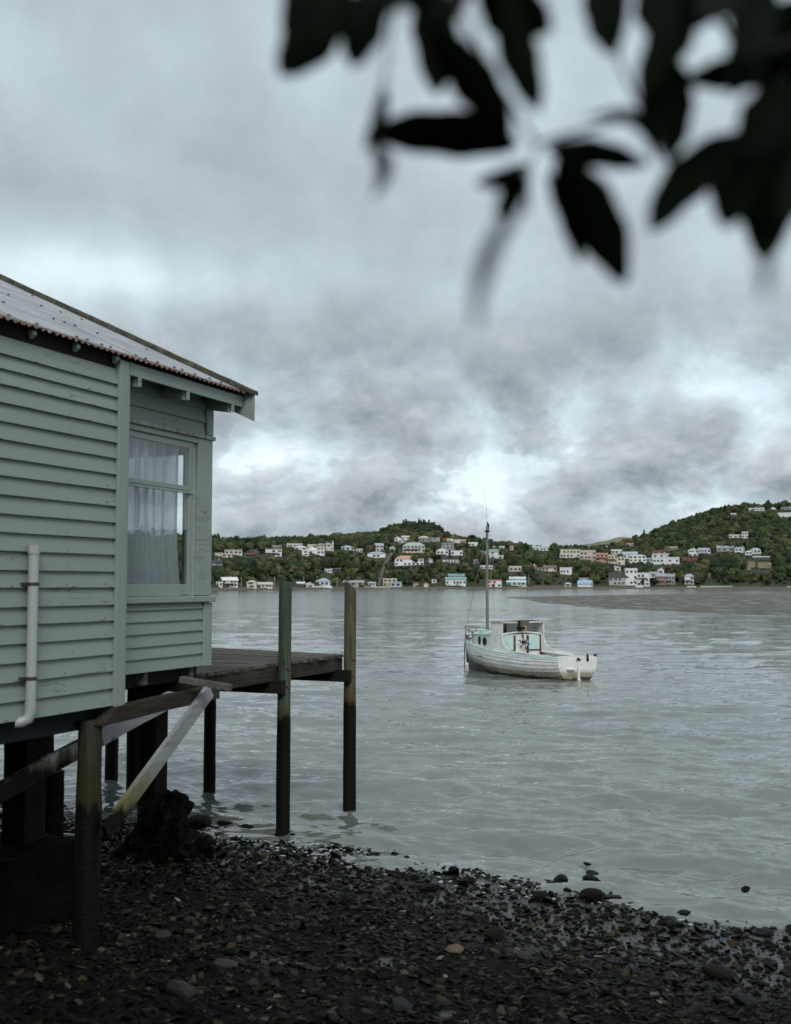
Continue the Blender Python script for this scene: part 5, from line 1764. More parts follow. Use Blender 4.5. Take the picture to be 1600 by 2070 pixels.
# terraces on the right
H(1132, 1172, 1110.5, 1112, 1127.5, 'flat', 'cream', 'cream', 2, 6, 0, 'long cream apartment block on the terrace, leftmost of the row')
H(1173, 1204, 1112.5, 1115, 1131, 'flat', 'pink', 'cream', 2, 4, 0, 'pinkish cream apartment block second in the terrace row')
H(1205, 1229, 1118, 1120, 1135, 'flat', 'salmon', 'salmon', 2, 3, 0, 'salmon orange apartment block in the terrace row')
H(1230, 1247, 1121.5, 1123, 1138, 'flat', 'yellow', 'cream', 2, 3, 0, 'pale yellow apartment block right of the salmon one')
H(1248, 1263, 1124, 1127, 1142.5, 'gy', 'cream', 'cream', 2, 2, 0, 'cream gabled block at the right end of the terrace row')
H(1260, 1291, 1115, 1120, 1130, 'gx', 'white', 'bluegrey', 1, 4, 10, 'white villa with blue-grey roofs above the right end of the terrace row')
H(1272, 1306, 1121.5, 1124, 1136, 'hip', 'white', 'white', 2, 4, 0, 'white two-storey villa with arched window below the blue-grey roofed villa')
H(1306, 1322, 1128, 1129.5, 1136, 'flat', 'blue', 'blue', 1, 2, 0, 'pale blue flat house between white villas on the right hillside')
H(1236, 1258, 1111, 1113, 1120, 'gx', 'white', 'white', 1, 3, -12, 'white house above the salmon apartment block near the pasture skyline')
H(1224, 1229, 1102.5, 1104.5, 1109, 'gy', 'white', 'white', 1, 1, 0, 'tiny white house against the pale pasture hill')
H(1268, 1282, 1098.5, 1100, 1104.5, 'gx', 'white', 'salmon', 1, 2, 0, 'small white and orange house high on the left flank of the right hill')
H(1318, 1344, 1119.5, 1121.5, 1128, 'flat', 'white', 'cream', 1, 2, 0, 'long pale cream block in the middle of the right hillside')
H(1340, 1354, 1119, 1120.5, 1127.5, 'flat', 'cream', 'cream', 1, 0, 0, 'blank cream wall block right of the long pale cream block')
H(1319, 1346, 1112, 1117, 1121, 'gx', 'white', 'maroon', 1, 2, 0, 'white house with dark maroon roof on the right hillside')
H(1353, 1370, 1105, 1106.5, 1113, 'flat', 'stone', 'cream', 1, 3, 0, 'small stone-coloured flat house alone above the right hillside row')
H(1320, 1372, 1126.5, 1128.5, 1140, 'flat', 'white', 'white', 1, 7, -4, 'long white modern house stretched across the right hillside')
H(1392, 1410, 1117, 1119.5, 1126, 'hip', 'white', 'white', 1, 2, 0, 'white hip-roofed cottage above the burgundy house')
H(1378, 1410, 1124.5, 1126, 1135, 'flat', 'red', 'maroon', 1, 5, 0, 'dark burgundy house on the right hillside')
H(1392, 1411, 1107, 1112, 1118.5, 'gy', 'white', 'bluegrey', 1, 3, 10, 'white gabled house left of the joined pair on the right hillside')
H(1411, 1436, 1107.5, 1112, 1118.5, 'gx', 'white', 'bluegrey', 1, 4, -10, 'white long-roofed house right of the joined pair on the right hillside')
H(1450, 1483, 1103, 1107, 1115.5, 'gx', 'stone', 'bluegrey', 1, 3, 0, 'grey-white house with pale blue roof and open deck on the right hillside')
H(1486, 1506, 1104, 1108, 1117, 'hip', 'white', 'bluegrey', 1, 3, 0, 'square white house with blue-grey hip roof above the clay bank')
H(1517, 1538, 1108, 1112.5, 1119, 'hip', 'white', 'bluegrey', 1, 3, 0, 'pale house with pointed hip roof directly above the clay bank')
H(1507, 1522, 1113.5, 1115.5, 1121, 'hip', 'white', 'white', 1, 2, 0, 'low white wing left of the pointed hip roof above the clay bank')
H(1521, 1540, 1118, 1119.5, 1126, 'flat', 'maroon' if 'maroon' in WALLC else 'brown', 'white', 1, 2, 0, 'dark house with white flat roof edge below the pointed hip roof')
H(1523, 1556, 1124.5, 1126.5, 1132, 'flat', 'dark', 'white', 1, 4, 0, 'long dark house with thin white flat roof just above the clay bank')
H(1475, 1500, 1081, 1082.5, 1088, 'flat', 'cream', 'white', 1, 3, 0, 'long low white house in bush high on the right hill')
H(1501, 1513, 1075.5, 1077, 1088, 'flat', 'white', 'white', 2, 2, 0, 'white tower block joined to the low white house high on the right hill')
H(1479, 1490, 1037.5, 1039, 1044, 'flat', 'blue', 'white', 1, 1, 0, 'small pale blue house under the skyline pine on the right hill')
H(1526, 1547, 1022.5, 1026, 1034, 'hip', 'white', 'dark', 1, 4, 0, 'white house with dark roof on the right skyline')
H(1516, 1527, 1027, 1029, 1033, 'gx', 'white', 'white', 1, 1, 0, 'low white annex left of the white skyline house on the right')
H(1560, 1571, 1023.5, 1028, 1031.5, 'gy', 'white', 'dark', 1, 1, 0, 'little dark-gabled house on the right skyline')
H(1582, 1606, 1024, 1027, 1031.5, 'gx', 'grey', 'grey', 1, 3, 0, 'grey long-roofed house at the right edge of the skyline')
H(1575, 1606, 1036.5, 1038, 1044.5, 'flat', 'white', 'white', 1, 0, 0, 'plain long white building below the skyline at the right edge')

# ------------------------------------------------------------------ far shore: trees
def leaf_fn(attr):
    def fn(g, tc):
        a = g.n('ShaderNodeAttribute', attribute_name='tone').outputs['Fac'] if attr else g.m('MULTIPLY', g.n('ShaderNodeObjectInfo').outputs['Random'], .82)
        pos = g.n('ShaderNodeNewGeometry').outputs['Position']
        n1 = g.noise(pos, .55, 5, .7)
        c = g.ramp(a, [(0, (.016, .027, .014)), (.3, (.028, .043, .018)), (.55, (.046, .060, .023)), (.75, (.066, .078, .028)), (.88, (.095, .098, .038)), (.96, (.085, .062, .038)), (1, (.125, .125, .055))])
        f = g.m('ADD', .30, g.m('MULTIPLY', n1, 1.4))
        c = g.mix(1.0, c, g.n('ShaderNodeCombineXYZ', {0: f, 1: f, 2: f}).outputs[0], 'MULTIPLY')
        return {'Base Color': c, 'Roughness': .85, 'Specular IOR Level': .2}
    return fn


M['bush'] = material('mixed_bush_foliage', leaf_fn(True))
M['tree'] = material('hillside_tree_foliage', leaf_fn(False))
M['bark'] = plain('grey_bark', (.06, .05, .04), .9)
for nm, c in (('yellow', (.17, .15, .03)), ('pine', (.016, .026, .014)), ('olive', (.075, .070, .022)), ('lime', (.085, .10, .03)), ('russet', (.075, .05, .03))):
    M['leaf_' + nm] = plain(nm + '_foliage', c, .9, .6, .5, bump=0)


def crown(seed, kind='round', cards=64):
    """unit tree crown (height 1, radius about .5): ragged lumps plus loose leaf clumps"""
    r = random.Random(seed)
    V, T = [], []

    def lump(c, rad, sq):
        bm = bmesh.new()
        bmesh.ops.create_icosphere(bm, subdivisions=1, radius=1)
        bm.verts.index_update()
        b = len(V)
        for v in bm.verts:
            k = 1 + r.uniform(-.26, .26)
            V.append((c[0] + v.co.x * rad * k, c[1] + v.co.y * rad * k, c[2] + v.co.z * rad * sq * k))
        for f in bm.faces:
            T.append(tuple(v.index + b for v in f.verts))
        bm.free()
    if kind == 'round':
        cs = [((0, 0, .5), .40, 1.0)] + [((math.cos(a) * .26 * r.uniform(.6, 1.3), math.sin(a) * .26 * r.uniform(.6, 1.3), r.uniform(.35, .78)), r.uniform(.18, .27), .85) for a in [r.uniform(0, 6.28) for _ in range(4)]]
    elif kind == 'low':
        cs = [((r.uniform(-.35, .35), r.uniform(-.35, .35), r.uniform(.3, .6)), r.uniform(.22, .32), .8) for _ in range(5)]
    else:
        cs = [((r.uniform(-.05, .05), r.uniform(-.05, .05), z), .36 * (1.02 - z) + .05, .6) for z in (.22, .42, .62, .8, .93)]
    for c in cs:
        lump(*c)
    for _ in range(cards):
        c, rad, sq = r.choice(cs)
        d = Vector((r.gauss(0, 1), r.gauss(0, 1), r.gauss(.25, 1))).normalized()
        p = Vector(c) + Vector((d.x * rad, d.y * rad, d.z * rad * sq)) * r.uniform(.92, 1.16)
        a1 = Vector((r.gauss(0, 1), r.gauss(0, 1), r.gauss(0, .6))).normalized()
        a2 = a1.cross(d).normalized()
        s = r.uniform(.035, .085)
        b = len(V)
        V.extend([tuple(p + a1 * s), tuple(p - a1 * s * .6 + a2 * s), tuple(p - a1 * s * .5 - a2 * s)])
        T.append((b, b + 1, b + 2))
    return np.array(V), np.array(T)


CR = [crown(i, 'round') for i in range(7)] + [crown(20 + i, 'low') for i in range(4)] + [crown(40 + i, 'cone') for i in range(3)]
tr_ = np.random.default_rng(5)


def pixel_of(x, y, z):
    f = y * math.cos(TH) + (z - CAM_H) * math.sin(TH)
    up = -y * math.sin(TH) + (z - CAM_H) * math.cos(TH)
    return 800 + F * x / f, 1035 - F * up / f


CLEAR = [(1507, 1527, 1133, 1153), (1533, 1562, 1134, 1151), (1429, 1440, 1158, 1172), (495, 526, 1116, 1124)]
TRACK = [(793, 1118), (786, 1127), (777, 1143), (772, 1160), (766, 1184)]
cand = []
for (pa, pb, n_, sc) in ((360, 1660, 9800, 1.0), (-1500, 360, 1500, 1.5), (1660, 3600, 1300, 1.7), (3600, 5200, 700, 1.9), (400, 1620, 6500, .36)):
    px = tr_.uniform(pa, pb, n_)
    dd = 30 + 610 * tr_.random(n_) ** .9
    cand.append(np.stack([px, dd, np.full(n_, sc)], 1))
cand = np.concatenate(cand)
TREES = []
for px, dd, sc in cand:
    a = az_of(px)
    D = float(L(shoreD, a)) + dd
    if px > 1660:
        D = D * math.cos(min(a, R_(65))) / math.cos(min(a, R_(25)))
        x, y = D * math.tan(a), D
    else:
        x, y = (px - 800) / F * D, D
    z = float(terrain_z(np.array([math.atan2(x, y)]), np.array([math.hypot(x, y)]))[0])
    h = tr_.uniform(5.5, 9.5) * sc
    rad = h * tr_.uniform(.42, .62)
    if tr_.random() < .12:
        h *= 1.4
    kind = int(tr_.integers(0, 7))
    tone = tr_.random() ** 1.1
    if sc < .5 or dd < 30:
        pass
    elif 760 + 40 * tr_.random() < px < 910 and dd > 455:
        h *= .5 + .75 * min(1, (px - 740) / 80)
        tone *= .45
        kind = int(tr_.choice([0, 1, 2, 11, 12]))
    elif 630 < px < 790 and dd > 400:
        h *= .45; rad *= .62
        tone = .45 + .5 * tr_.random()
        kind = int(tr_.integers(7, 11))
    elif px > 1290 and dd > 300:
        tone *= .8
    if dd > 260 and px < 1280:
        h *= .82
    if dd < 60:
        h *= .75; rad *= .75
    u0, v0 = pixel_of(x, y, z)
    u1, v1 = pixel_of(x, y, z + h)
    wpx = rad / D * F
    if 360 < px < 1660:
        bad = False
        for (hx0, hx1, hyt, hyb, hD) in HOUSE_RECTS:
            if u0 + wpx * .75 > hx0 and u0 - wpx * .75 < hx1:
                if D < hD + 3 and v1 < hyb - 2.0 and v0 > hyt - 1:
                    bad = True
                    break
                if hD - 3 <= D < hD + 16 and abs(v0 - hyb) < 12 and v1 > hyt:
                    bad = True
                    break
        if bad:
            continue
        if any(cx0 - wpx * .5 < u0 < cx1 + wpx * .5 and v1 < cy1 and v0 > cy0 for cx0, cx1, cy0, cy1 in CLEAR):
            continue
        tx = np.interp((v0 + v1) / 2, [q[1] for q in TRACK], [q[0] for q in TRACK])
        if abs(u0 - tx) < wpx + 2 and v1 < 1184 and v0 > 1118:
            continue
    TREES.append((x, y, z, h, rad, kind, tone, u0, D))
TREES.sort(key=lambda t: -(t[3] / t[8]) if 400 < t[7] < 1610 else 0)
IND = TREES[:270]
REST = TREES[270:]
CM = []
for (cv, ct) in CR:
    mb = MB().add(cv.tolist(), ct.tolist())
    CM.append(mb.mesh('bush_tree', M['tree']))
for (x, y, z, h, rad, kind, tone, u0, D) in IND:
    o = bpy.data.objects.new('bush_tree', CM[kind])
    COL.objects.link(o)
    o.location = (x, y, z - .1 * h)
    o.rotation_euler = (0, 0, tr_.uniform(0, 6.28))
    o.scale = (rad * 2, rad * 2, h * 1.1)
    tag(o, 'dark green bushy tree in the bush along the foot of the far hillside', 'tree', 'bush trees near the far shore')
Vs, Fs, Ts, base = [], [], [], 0
arr = np.array([t[:7] for t in REST])
for k, (cv, ct) in enumerate(CR):
    idx = np.where(arr[:, 5] == k)[0]
    n = len(idx)
    if not n:
        continue
    a = tr_.uniform(0, 6.283, n)
    X = cv[None, :, 0] * arr[idx, 4][:, None] * 2
    Y = cv[None, :, 1] * arr[idx, 4][:, None] * 2
    Z = cv[None, :, 2] * arr[idx, 3][:, None] * 1.1
    ca, sa = np.cos(a)[:, None], np.sin(a)[:, None]
    Wv = np.stack([X * ca - Y * sa + arr[idx, 0][:, None], X * sa + Y * ca + arr[idx, 1][:, None], Z + (arr[idx, 2] - .1 * arr[idx, 3])[:, None]], -1)
    Vs.append(Wv.reshape(-1, 3))
    Fs.append((ct[None] + (np.arange(n) * len(cv))[:, None, None] + base).reshape(-1, 3))
    Ts.append(np.repeat(arr[idx, 6], len(cv)))
    base += n * len(cv)
np_mesh('hillside_bush', np.concatenate(Vs), np.concatenate(Fs), M['bush'], 'stuff', False, {'tone': np.concatenate(Ts)}, 'dense mixed green bush covering the far hillsides')


def special_tree(px, yb, yt, wpx, kind, mat, label, seed, trunk=.3, dense=260):
    p, D = ground_on_sight(px, yb)
    k = D / F
    h, w = (yb - yt) * k, wpx * k
    root = empty('pine_tree' if kind == 'cone' else 'hillside_tree', p)
    tag(root, label, 'tree')
    MB().tube([(0, 0, -1), (.05 * w, 0, h * .5), (0, .03 * w, h * .85)], [w * .04 + .1, w * .03 + .08, .06], 6).build('trunk', M['bark'], root)
    cv, ct = crown(seed, kind, dense)
    cv = cv * np.array([w, w, h * (1 - trunk * .5)]) + np.array([0, 0, h * trunk * .5])
    MB().add(cv.tolist(), ct.tolist()).build('crown', M[mat], root)


special_tree(955, 1101, 1078.5, 22, 'round', 'leaf_pine', 'lone dark pine on the ridge left of the launch mast', 61, .2)
special_tree(928, 1094, 1082, 8, 'cone', 'leaf_pine', 'small pointed conifer left of the lone pine on the ridge', 62, .1, 120)
special_tree(553, 1141, 1123, 24, 'low', 'leaf_yellow', 'left half of the broad yellow-topped tree below the white and brown house', 63, .2)
special_tree(577, 1141, 1125, 27, 'low', 'leaf_yellow', 'right half of the broad yellow-topped tree below the white and brown house', 64, .2)
special_tree(1467, 1041, 1021, 15, 'cone', 'leaf_pine', 'tall dark pine on the right skyline', 65, .05, 200)
special_tree(1484, 1040, 1024, 17, 'round', 'leaf_russet', 'thin brownish tree beside the tall pine on the right skyline', 66, .2)
special_tree(1501, 1034, 1017.5, 22, 'round', 'leaf_olive', 'olive yellow tree on the right skyline', 67, .2)
special_tree(1057, 1118, 1101.5, 24, 'round', 'leaf_pine', 'dark wide tree on the skyline left of the grey-green roofed house', 68, .2)
special_tree(1303, 1093, 1071, 12, 'cone', 'leaf_pine', 'dark ragged conifer on the left flank of the right hill', 69, .1)
special_tree(1322, 1090, 1069, 16, 'round', 'leaf_pine', 'dark tree right of the ragged conifer on the right hill', 70, .1)
special_tree(1601, 1030, 1017, 14, 'round', 'leaf_pine', 'dark tree at the right edge of the skyline', 71, .2)
special_tree(1298, 1185, 1172, 9, 'round', 'leaf_pine', 'small clipped round tree in front of the white apartments', 72, .2, 150)
special_tree(1322, 1185, 1166, 20, 'round', 'leaf_pine', 'dark round tree between the white and the orange apartments', 73, .2)
special_tree(1282, 1183, 1166, 15, 'round', 'leaf_pine', 'dark tree left of the tall white apartment block', 74, .2)
special_tree(660, 1187, 1175, 8, 'round', 'leaf_pine', 'small dark tree against the blue-roofed shore cottage', 75, .2, 120)
special_tree(679, 1186, 1167, 17, 'round', 'leaf_lime', 'bright green tree right of the blue-roofed shore cottage', 76, .1)
special_tree(733, 1187, 1179, 12, 'low', 'leaf_lime', 'yellow-green shrub by the long grey shore cottage', 77, .1, 120)
special_tree(511, 1112, 1098, 14, 'round', 'leaf_pine', 'dark round tree on the skyline above the dark blue house', 78, .2)
special_tree(472, 1112, 1103, 16, 'round', 'leaf_pine', 'low dark tree on the skyline behind the pale flat-roofed house', 79, .2)
special_tree(885, 1140, 1122, 20, 'round', 'leaf_pine', 'dark round tree between the white shed and the long low white house', 80, .1)
special_tree(940, 1121, 1103, 25, 'round', 'leaf_pine', 'large dark spreading tree below the lone pine', 81, .1)
special_tree(1209, 1152, 1132, 40, 'low', 'leaf_lime', 'bright green scrub below the salmon apartments', 82, .1, 300)


# ---- clay banks
def clay_fn(g, tc):
    n1 = g.noise(tc, .35, 6, .7)
    c = g.mix(g.sm(n1, .42, .6), (.27, .21, .115), (.07, .065, .03))
    return {'Base Color': c, 'Roughness': .95, 'bump': (n1, .8, .8)}


M['clay'] = material('ochre_clay', clay_fn)
M['redclay'] = plain('rust_red_clay', (.14, .065, .04), .95, .5, .6)
for (x0, x1, y0, y1, mt, lab) in ((1511, 1527, 1135, 1147, 'clay', ''), (1533, 1560, 1137, 1149, 'clay', ''), (1510, 1519, 1146, 1153, 'clay', ''), (1431, 1438, 1159, 1170, 'clay', ''), (496, 524, 1117, 1122, 'redclay', '')):
    mb = MB()
    nx_, ny_ = 12, 6
    for j in range(ny_ + 1):
        for i in range(nx_ + 1):
            px, py = x0 + (x1 - x0) * i / nx_, y1 + (y0 - y1) * j / ny_
            e = min(i, nx_ - i) / nx_ * 2
            p, D = ground_on_sight(px, py)
            q = at(px, py + random.uniform(-.6, .6), D - 5.5 * min(1, e * 2.5) + random.uniform(-.5, .5) + 1.0)
            mb.v.append(q[:])
    mb.f = [(j * (nx_ + 1) + i, j * (nx_ + 1) + i + 1, (j + 1) * (nx_ + 1) + i + 1, (j + 1) * (nx_ + 1) + i) for j in range(ny_) for i in range(nx_)]
    mb.mi = [0] * len(mb.f)
    o = mb.build('clay_bank', M[mt])
    o['kind'] = 'structure'

# ---- hillside track, poles, walls, small craft
tp_ = []
for (px, py) in TRACK:
    p, D = ground_on_sight(px, py)
    q = at(px, py, D - 3.5)
    tp_.append(q)
ht = tag(empty('hillside_track', tp_[-1]), 'pale inclined cable track climbing the bush from the shore', 'track')
base = tp_[-1]
for off in (-.6, .6):
    MB().tube([(q.x - base.x + off, q.y - base.y, q.z - base.z + .3) for q in tp_], .16, 6).build('rail', M['wall_stone'], ht)
mb = MB()
for a, b in zip(tp_[:-1], tp_[1:]):
    for i in range(10):
        c = a.lerp(b, i / 10) - base
        mb.box(c.x - .9, c.x + .9, c.y - .15, c.y + .15, c.z + .02, c.z + .18)
o = mb.build('sleepers', M['bark'], ht)
o['kind'] = 'stuff'

for (px, yb, yt, lab) in ((489, 1188, 1169, 'wooden power pole left of the cream boathouse'), (556, 1190, 1167, 'pale power pole left of the near jetty pile top'), (615, 1186, 1166, 'power pole right of the near jetty pile top'),
                          (682, 1188, 1167, 'pale power pole beside the bright green tree'), (715, 1143, 1128, 'power pole standing in the mid slope bush'), (940, 1127, 1117, 'power pole above the middle terrace'),
                          (1069, 1182, 1162, 'pale power pole right of the mint-roofed house'), (1075, 1147, 1136, 'power pole left of the brown-roofed house'), (1348, 1148, 1132, 'power pole above the tower house'), (1332, 1181, 1163, 'white flag pole before the orange apartments')):
    p, D = ground_on_sight(px, yb)
    h = (yb - yt) / F * D
    r_ = tag(empty('power_pole', p), lab, 'pole', 'poles on the far shore')
    MB().tube([(0, 0, -1), (0, 0, h)], [.2, .14], 6).build('post', M['wall_stone'], r_)
    if px != 1332:
        MB().box(-.9, .9, -.06, .06, h - .9, h - .75).build('cross_arm', M['bark'], r_)
p, D = ground_on_sight(534, 1107)
h = 28 / F * D
r_ = tag(empty('radio_mast', p), 'thin lattice radio mast on the left skyline', 'mast')
mb = MB()
for a in range(3):
    mb.tube([(.5 * math.cos(a * 2.1), .5 * math.sin(a * 2.1), 0), (.12 * math.cos(a * 2.1), .12 * math.sin(a * 2.1), h)], .07, 4)
mb.build('lattice_leg', M['steel'], r_)
mb = MB()
for zz in (h * .45, h * .75):
    mb.box(-1.1, 1.1, -.05, .05, zz, zz + .1)
mb.build('aerial_arm', M['steel'], r_)

for (x0, x1, yt, yb, mt, lab) in ((632, 672, 1186, 1188.5, 'wall_white', 'low white sea wall before the blue-roofed shore cottage'), (1079, 1140, 1184.5, 1188, 'wall_brown', 'brown timber fence along the shore left of the grey garage'),
                                  (1284, 1300, 1183.5, 1186, 'wall_white', 'white boundary wall before the tall apartment block'), (1388, 1406, 1180.5, 1183, 'wall_cream', 'cream terrace wall before the white and blue house'),
                                  (1415, 1480, 1184, 1187, 'wall_stone', 'grey stone sea wall along the right shore'), (696, 790, 1186, 1188, 'wall_stone', 'low grey sea wall before the shore cottages')):
    p, D = ground_on_sight((x0 + x1) / 2, 1187.4, 6)
    k = D / F
    w, h = (x1 - x0) * k, (yb - yt) * k
    o = MB().box(-w / 2, w / 2, 0, .4, -.8, h).build('sea_wall' if 'wall' in lab else 'timber_fence', M[mt])
    o.location = p
    tag(o, lab, 'wall' if 'wall' in lab else 'fence')


def skiff(px, py, wpx, cabin, lab, yaw=90, col='wall_white', cat='boat', name='small_boat', hr=.22, loc=None):
    p = loc or on_z(px, py, .12)
    D = p.y
    Lb = wpx / F * D
    mb = MB()
    n = 10
    vs = []
    for i in range(n + 1):
        f = i / n
        b = .17 * Lb * math.sin(min(1, (1 - f) * 1.4) * math.pi / 2) ** .7
        if cat == 'kayak':
            b = .09 * Lb * math.sin(f * math.pi) ** .6
        sh = hr * Lb * (.62 + .38 * f * f)
        vs += [(f * Lb - Lb / 2, b + .001, sh), (f * Lb - Lb / 2, b * .7, 0.1 * sh), (f * Lb - Lb / 2, -b * .7, 0.1 * sh), (f * Lb - Lb / 2, -b - .001, sh)]
    fs = []
    for i in range(n):
        for j in range(4):
            a, b2 = 4 * i + j, 4 * i + (j + 1) % 4
            fs.append((a, b2, b2 + 4, a + 4))
    fs += [(0, 1, 2, 3), tuple(4 * n + j for j in (3, 2, 1, 0))]
    r_ = empty(name, p, R_(yaw))
    tag(r_, lab, cat)
    mb.add(vs, fs).build('hull', M[col], r_)
    if cabin:
        s = hr * Lb
        MB().add([(-.22 * Lb, -.1 * Lb, s * .7), (.22 * Lb, -.1 * Lb, s * .7), (.22 * Lb, .1 * Lb, s * .7), (-.22 * Lb, .1 * Lb, s * .7), (-.18 * Lb, -.09 * Lb, s * 1.5), (.08 * Lb, -.09 * Lb, s * 1.5), (.08 * Lb, .09 * Lb, s * 1.5), (-.18 * Lb, .09 * Lb, s * 1.5)],
                 [(0, 1, 5, 4), (1, 2, 6, 5), (2, 3, 7, 6), (3, 0, 4, 7), (4, 5, 6, 7)]).build('cabin', M[col], r_)
        MB().box(-.14 * Lb, .02 * Lb, -.1 * Lb - .02, .1 * Lb + .02, s * 1.05, s * 1.3).build('cabin_window', M['house_glass'], r_)
    return r_


skiff(1333, 1190.2, 10, False, 'white dinghy aground on the mud below the orange apartments', 178)
skiff(1498, 1189.5, 17, True, 'left white motor launch on the far right mud', 172)
skiff(1567, 1188.6, 20, True, 'right white motor launch on the far right mud', 178)
skiff(1595, 1185, 10, False, 'white boat stern at the far right edge of the shore', 180, loc=ground_on_sight(1595, 1187)[0])
skiff(1041, 1187, 13, False, 'yellow kayak on the shore before the mint-roofed house', 180, 'leaf_yellow', 'kayak', 'kayak', .10, loc=ground_on_sight(1041, 1187.2, 7)[0])
skiff(1053, 1187, 12, False, 'white kayak right of the yellow kayak on the shore', 180, 'wall_white', 'kayak', 'kayak', .10, loc=ground_on_sight(1053, 1187.2, 7)[0])
skiff(1062, 1186, 9, False, 'white dinghy beside the kayaks on the shore', 165, loc=ground_on_sight(1062, 1186.8, 8)[0])
skiff(471, 1190, 16, False, 'grey dinghy on the beach before the leftmost white shore house', 175, 'wall_stone', loc=ground_on_sight(471, 1189.6, 8)[0])

# ------------------------------------------------------------------ overhanging branch close to the lens
def glossy_leaf(g, tc):
    n1 = g.noise(tc, 40.0, 4)
    bf = g.n('ShaderNodeNewGeometry').outputs['Backfacing']
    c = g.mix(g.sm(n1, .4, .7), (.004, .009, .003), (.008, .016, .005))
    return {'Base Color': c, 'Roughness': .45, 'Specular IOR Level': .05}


M['leaf'] = material('dark_glossy_leaf', glossy_leaf)
M['twig'] = plain('grey_brown_twig', (.10, .09, .08), .8)
LD = .66
bc = at(1500, 200, LD)
branch = tag(empty('overhanging_tree', bc), 'overhanging tree whose dark glossy leaves hang close to the camera at the top right, unseen crown added for shade', 'tree')


def leaf(bx, by, tx, ty, w, bend=0.0, d0=LD, d1=LD, roll=0.0, curl=.0, mat='leaf'):
    A, B = at(bx, by, d0), at(tx, ty, d1)
    ax = (B - A)
    ln = ax.length
    ax.normalize()
    vw = ((A + B) / 2 - CPIX).normalized()
    sd = ax.cross(vw).normalized()
    up = sd.cross(ax).normalized()
    sd2 = sd * math.cos(roll) + up * math.sin(roll)
    up2 = up * math.cos(roll) - sd * math.sin(roll)
    W_ = 1.16 * w / F * (d0 + d1) / 2 / 2
    bd = bend / F * (d0 + d1) / 2
    n = 14
    th = .0004
    mb = MB()
    vs, fs = [], []
    for i in range(n + 1):
        t = i / n
        hw = W_ * max(.03, (math.sin(math.pi * min(1, t ** .9)) ** .62)) if 0 < i < n else W_ * .06
        c = A + ax * (ln * t) + sd * (bd * 4 * t * (1 - t)) + up2 * (curl * ln * (t - .5) ** 2)
        wv = 1 + .06 * math.sin(t * 19 + bx)
        for f in (-1, -.5, 0, .5, 1):
            vs.append(c + sd2 * (hw * f * wv) + up2 * (abs(f) * hw * .28))
    m5 = len(vs)
    vs += [v + up2 * th for v in vs]
    for i in range(n):
        for j in range(4):
            a = i * 5 + j
            fs.append((a, a + 1, a + 6, a + 5))
            fs.append((m5 + a, m5 + a + 5, m5 + a + 6, m5 + a + 1))
        for j in (0, 4):
            a = i * 5 + j
            fs.append((a, a + 5, m5 + a + 5, m5 + a))
    mb.add([v - bc for v in vs], fs)
    mb.build('leaf', M[mat], branch, (0, 0, 0), True)


LEAVES = [
    # upper left clump
    (700, -60, 566, 152, 104, 12), (640, -80, 700, 50, 70, 0), (745, -80, 796, 22, 80, 0), (850, -80, 846, 30, 70, 0), (960, -90, 905, 40, 46, 0), (600, -60, 592, 120, 50, 0), (770, -40, 714, 130, 84, -6), (690, -90, 650, 80, 70, 6),
    (812, -40, 930, 40, 50, -10), (760, -80, 850, 14, 60, 0),
    # long leaves running down from the top
    (866, -60, 884, 190, 84, 8), (872, 60, 1032, 292, 84, 10), (985, -70, 1114, 66, 112, -22), (1016, -20, 1090, 226, 74, -4),
    # cluster round the central node
    (1050, 292, 738, 270, 84, -8), (1106, 302, 1312, 334, 52, 10), (1126, 314, 1264, 576, 94, 8), (1108, 350, 1172, 532, 44, 14), (1066, 332, 962, 372, 36, 8), (1060, 345, 1004, 440, 48, 6),
    # curled and edge-on leaves
    (778, 165, 738, 300, 28, 10), (742, 270, 752, 402, 32, 30), (1330, 330, 1182, 240, 30, -52),
    # right mass
    (1190, -60, 1240, 108, 84, 6), (1250, -60, 1225, 60, 60, 0), (1400, -60, 1296, 190, 84, 10), (1340, 60, 1345, 310, 80, -8), (1500, -60, 1410, 36, 70, 8), (1560, -60, 1500, 120, 92, 0), (1620, -10, 1500, 180, 90, 10),
    (1640, 110, 1380, 160, 66, 8), (1500, 268, 1312, 470, 80, -18), (1370, 120, 1352, 330, 70, 4), (1600, 160, 1500, 320, 96, 0), (1560, 190, 1547, 528, 118, 4), (1610, 230, 1540, 500, 100, -6), (1440, -80, 1410, 60, 80, 0), (1340, -80, 1320, 70, 90, 0), (1505, 270, 1470, 462, 84, -6), (1640, 210, 1570, 460, 80, 0), (1650, 100, 1590, 330, 84, 0),
    (1630, 40, 1580, 200, 90, 0), (1650, 300, 1596, 440, 60, 0), (1520, 30, 1480, 190, 70, 10),
]
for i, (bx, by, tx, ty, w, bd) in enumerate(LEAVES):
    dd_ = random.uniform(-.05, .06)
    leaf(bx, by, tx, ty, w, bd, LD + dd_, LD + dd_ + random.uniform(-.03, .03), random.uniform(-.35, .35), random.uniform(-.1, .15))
# the nearest, most blurred leaves seen edge-on
leaf(1066, 400, 964, 672, 34, -30, .50, .44, .35)
leaf(1556, 480, 1546, 604, 22, 0, .46, .44, .3)
mb = MB()
for pts, r_ in (([(1660, 60), (1500, 120), (1300, 230), (1085, 292)], .0016), ([(1085, 292), (1070, 340), (1066, 430)], .0012), ([(900, -40), (990, 140), (1085, 292)], .0014), ([(1660, 60), (1560, 190), (1500, 250)], .002),
                ([(820, -60), (790, 60), (776, 170)], .0012), ([(1500, 120), (1400, -60)], .0018), ([(1300, 230), (1250, 120), (1240, -50)], .0013)):
    mb.tube([at(p[0], p[1], LD + .02) - bc for p in pts], r_, 6)
mb.build('twig', M['twig'], branch)

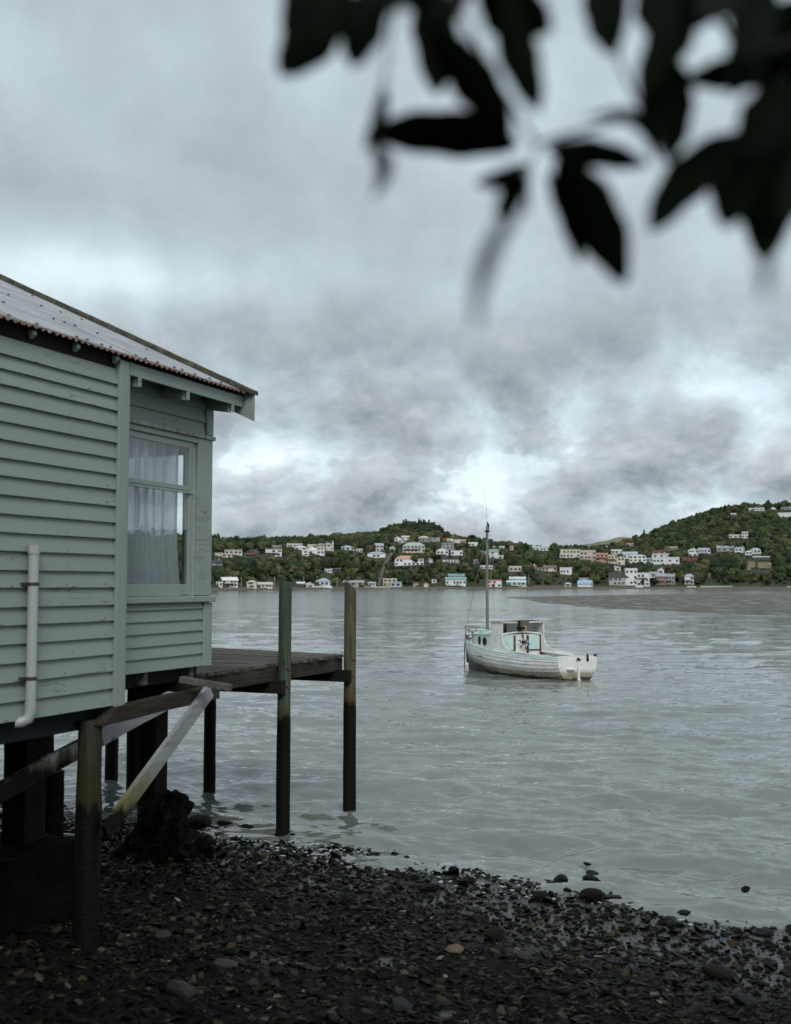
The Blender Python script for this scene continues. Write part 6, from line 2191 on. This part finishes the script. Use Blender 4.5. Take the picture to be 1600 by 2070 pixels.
gz = float(beach_z(np.array([-1.2]), np.array([-4.6]))[0])  # unseen trunk and crown, added behind the camera to shade the beach
tb = Vector((-1.2, -4.6, gz))
mb = MB().tube([tb - bc + Vector((0, 0, -.4)), Vector((-1.1, -4.4, gz + 1.8)) - bc, Vector((-.5, -3.6, 4.6)) - bc, Vector((0, -2.2, 5.6)) - bc], [.24, .19, .14, .06], 10)
mb.tube([Vector((-.5, -3.6, 4.4)) - bc, Vector((.6, -1.6, 4.5)) - bc, Vector((.75, -.3, 3.75)) - bc, at(1660, 60, LD + .02) - bc], [.09, .05, .02, .004], 8)
mb.tube([Vector((-1, -4.2, 3.2)) - bc, Vector((-2.8, -3.8, 5)) - bc, Vector((-4, -3.2, 5.8)) - bc], [.12, .08, .03], 8)
mb.build('trunk', M['bark'], branch, (0, 0, 0), True)
cr = np.random.default_rng(31)
n_ = 9000
th_, ph_ = cr.uniform(0, 6.283, n_), np.arccos(cr.uniform(-1, 1, n_))
rad_ = cr.random(n_) ** .45
lob = cr.integers(0, 5, n_)
LC = np.array([(-1.4, -3.4, 6.2, 3.0), (-3.9, -3.0, 5.4, 2.4), (1.2, -2.9, 6.0, 2.2), (-2.6, -5.4, 4.6, 2.6), (-5.8, -4.2, 4.2, 2.4)])
C_ = LC[lob, :3] + (np.stack([np.sin(ph_) * np.cos(th_), np.sin(ph_) * np.sin(th_), .62 * np.cos(ph_)], -1) * (rad_ * LC[lob, 3])[:, None])
t1 = cr.normal(0, 1, (n_, 3)); t1 /= np.linalg.norm(t1, axis=1)[:, None]
t2 = np.cross(t1, cr.normal(0, 1, (n_, 3))); t2 /= np.linalg.norm(t2, axis=1)[:, None]
sz = cr.uniform(.06, .11, n_)[:, None]
Vq = np.stack([C_ - t1 * sz * 1.5, C_ + t2 * sz * .6, C_ + t1 * sz * 1.5, C_ - t2 * sz * .6], 1).reshape(-1, 3) - np.array(bc[:])
co = np_mesh('crown', Vq, np.arange(n_ * 4).reshape(-1, 4), M['leaf'])  # added crown, out of view, blocks sun from the foreground
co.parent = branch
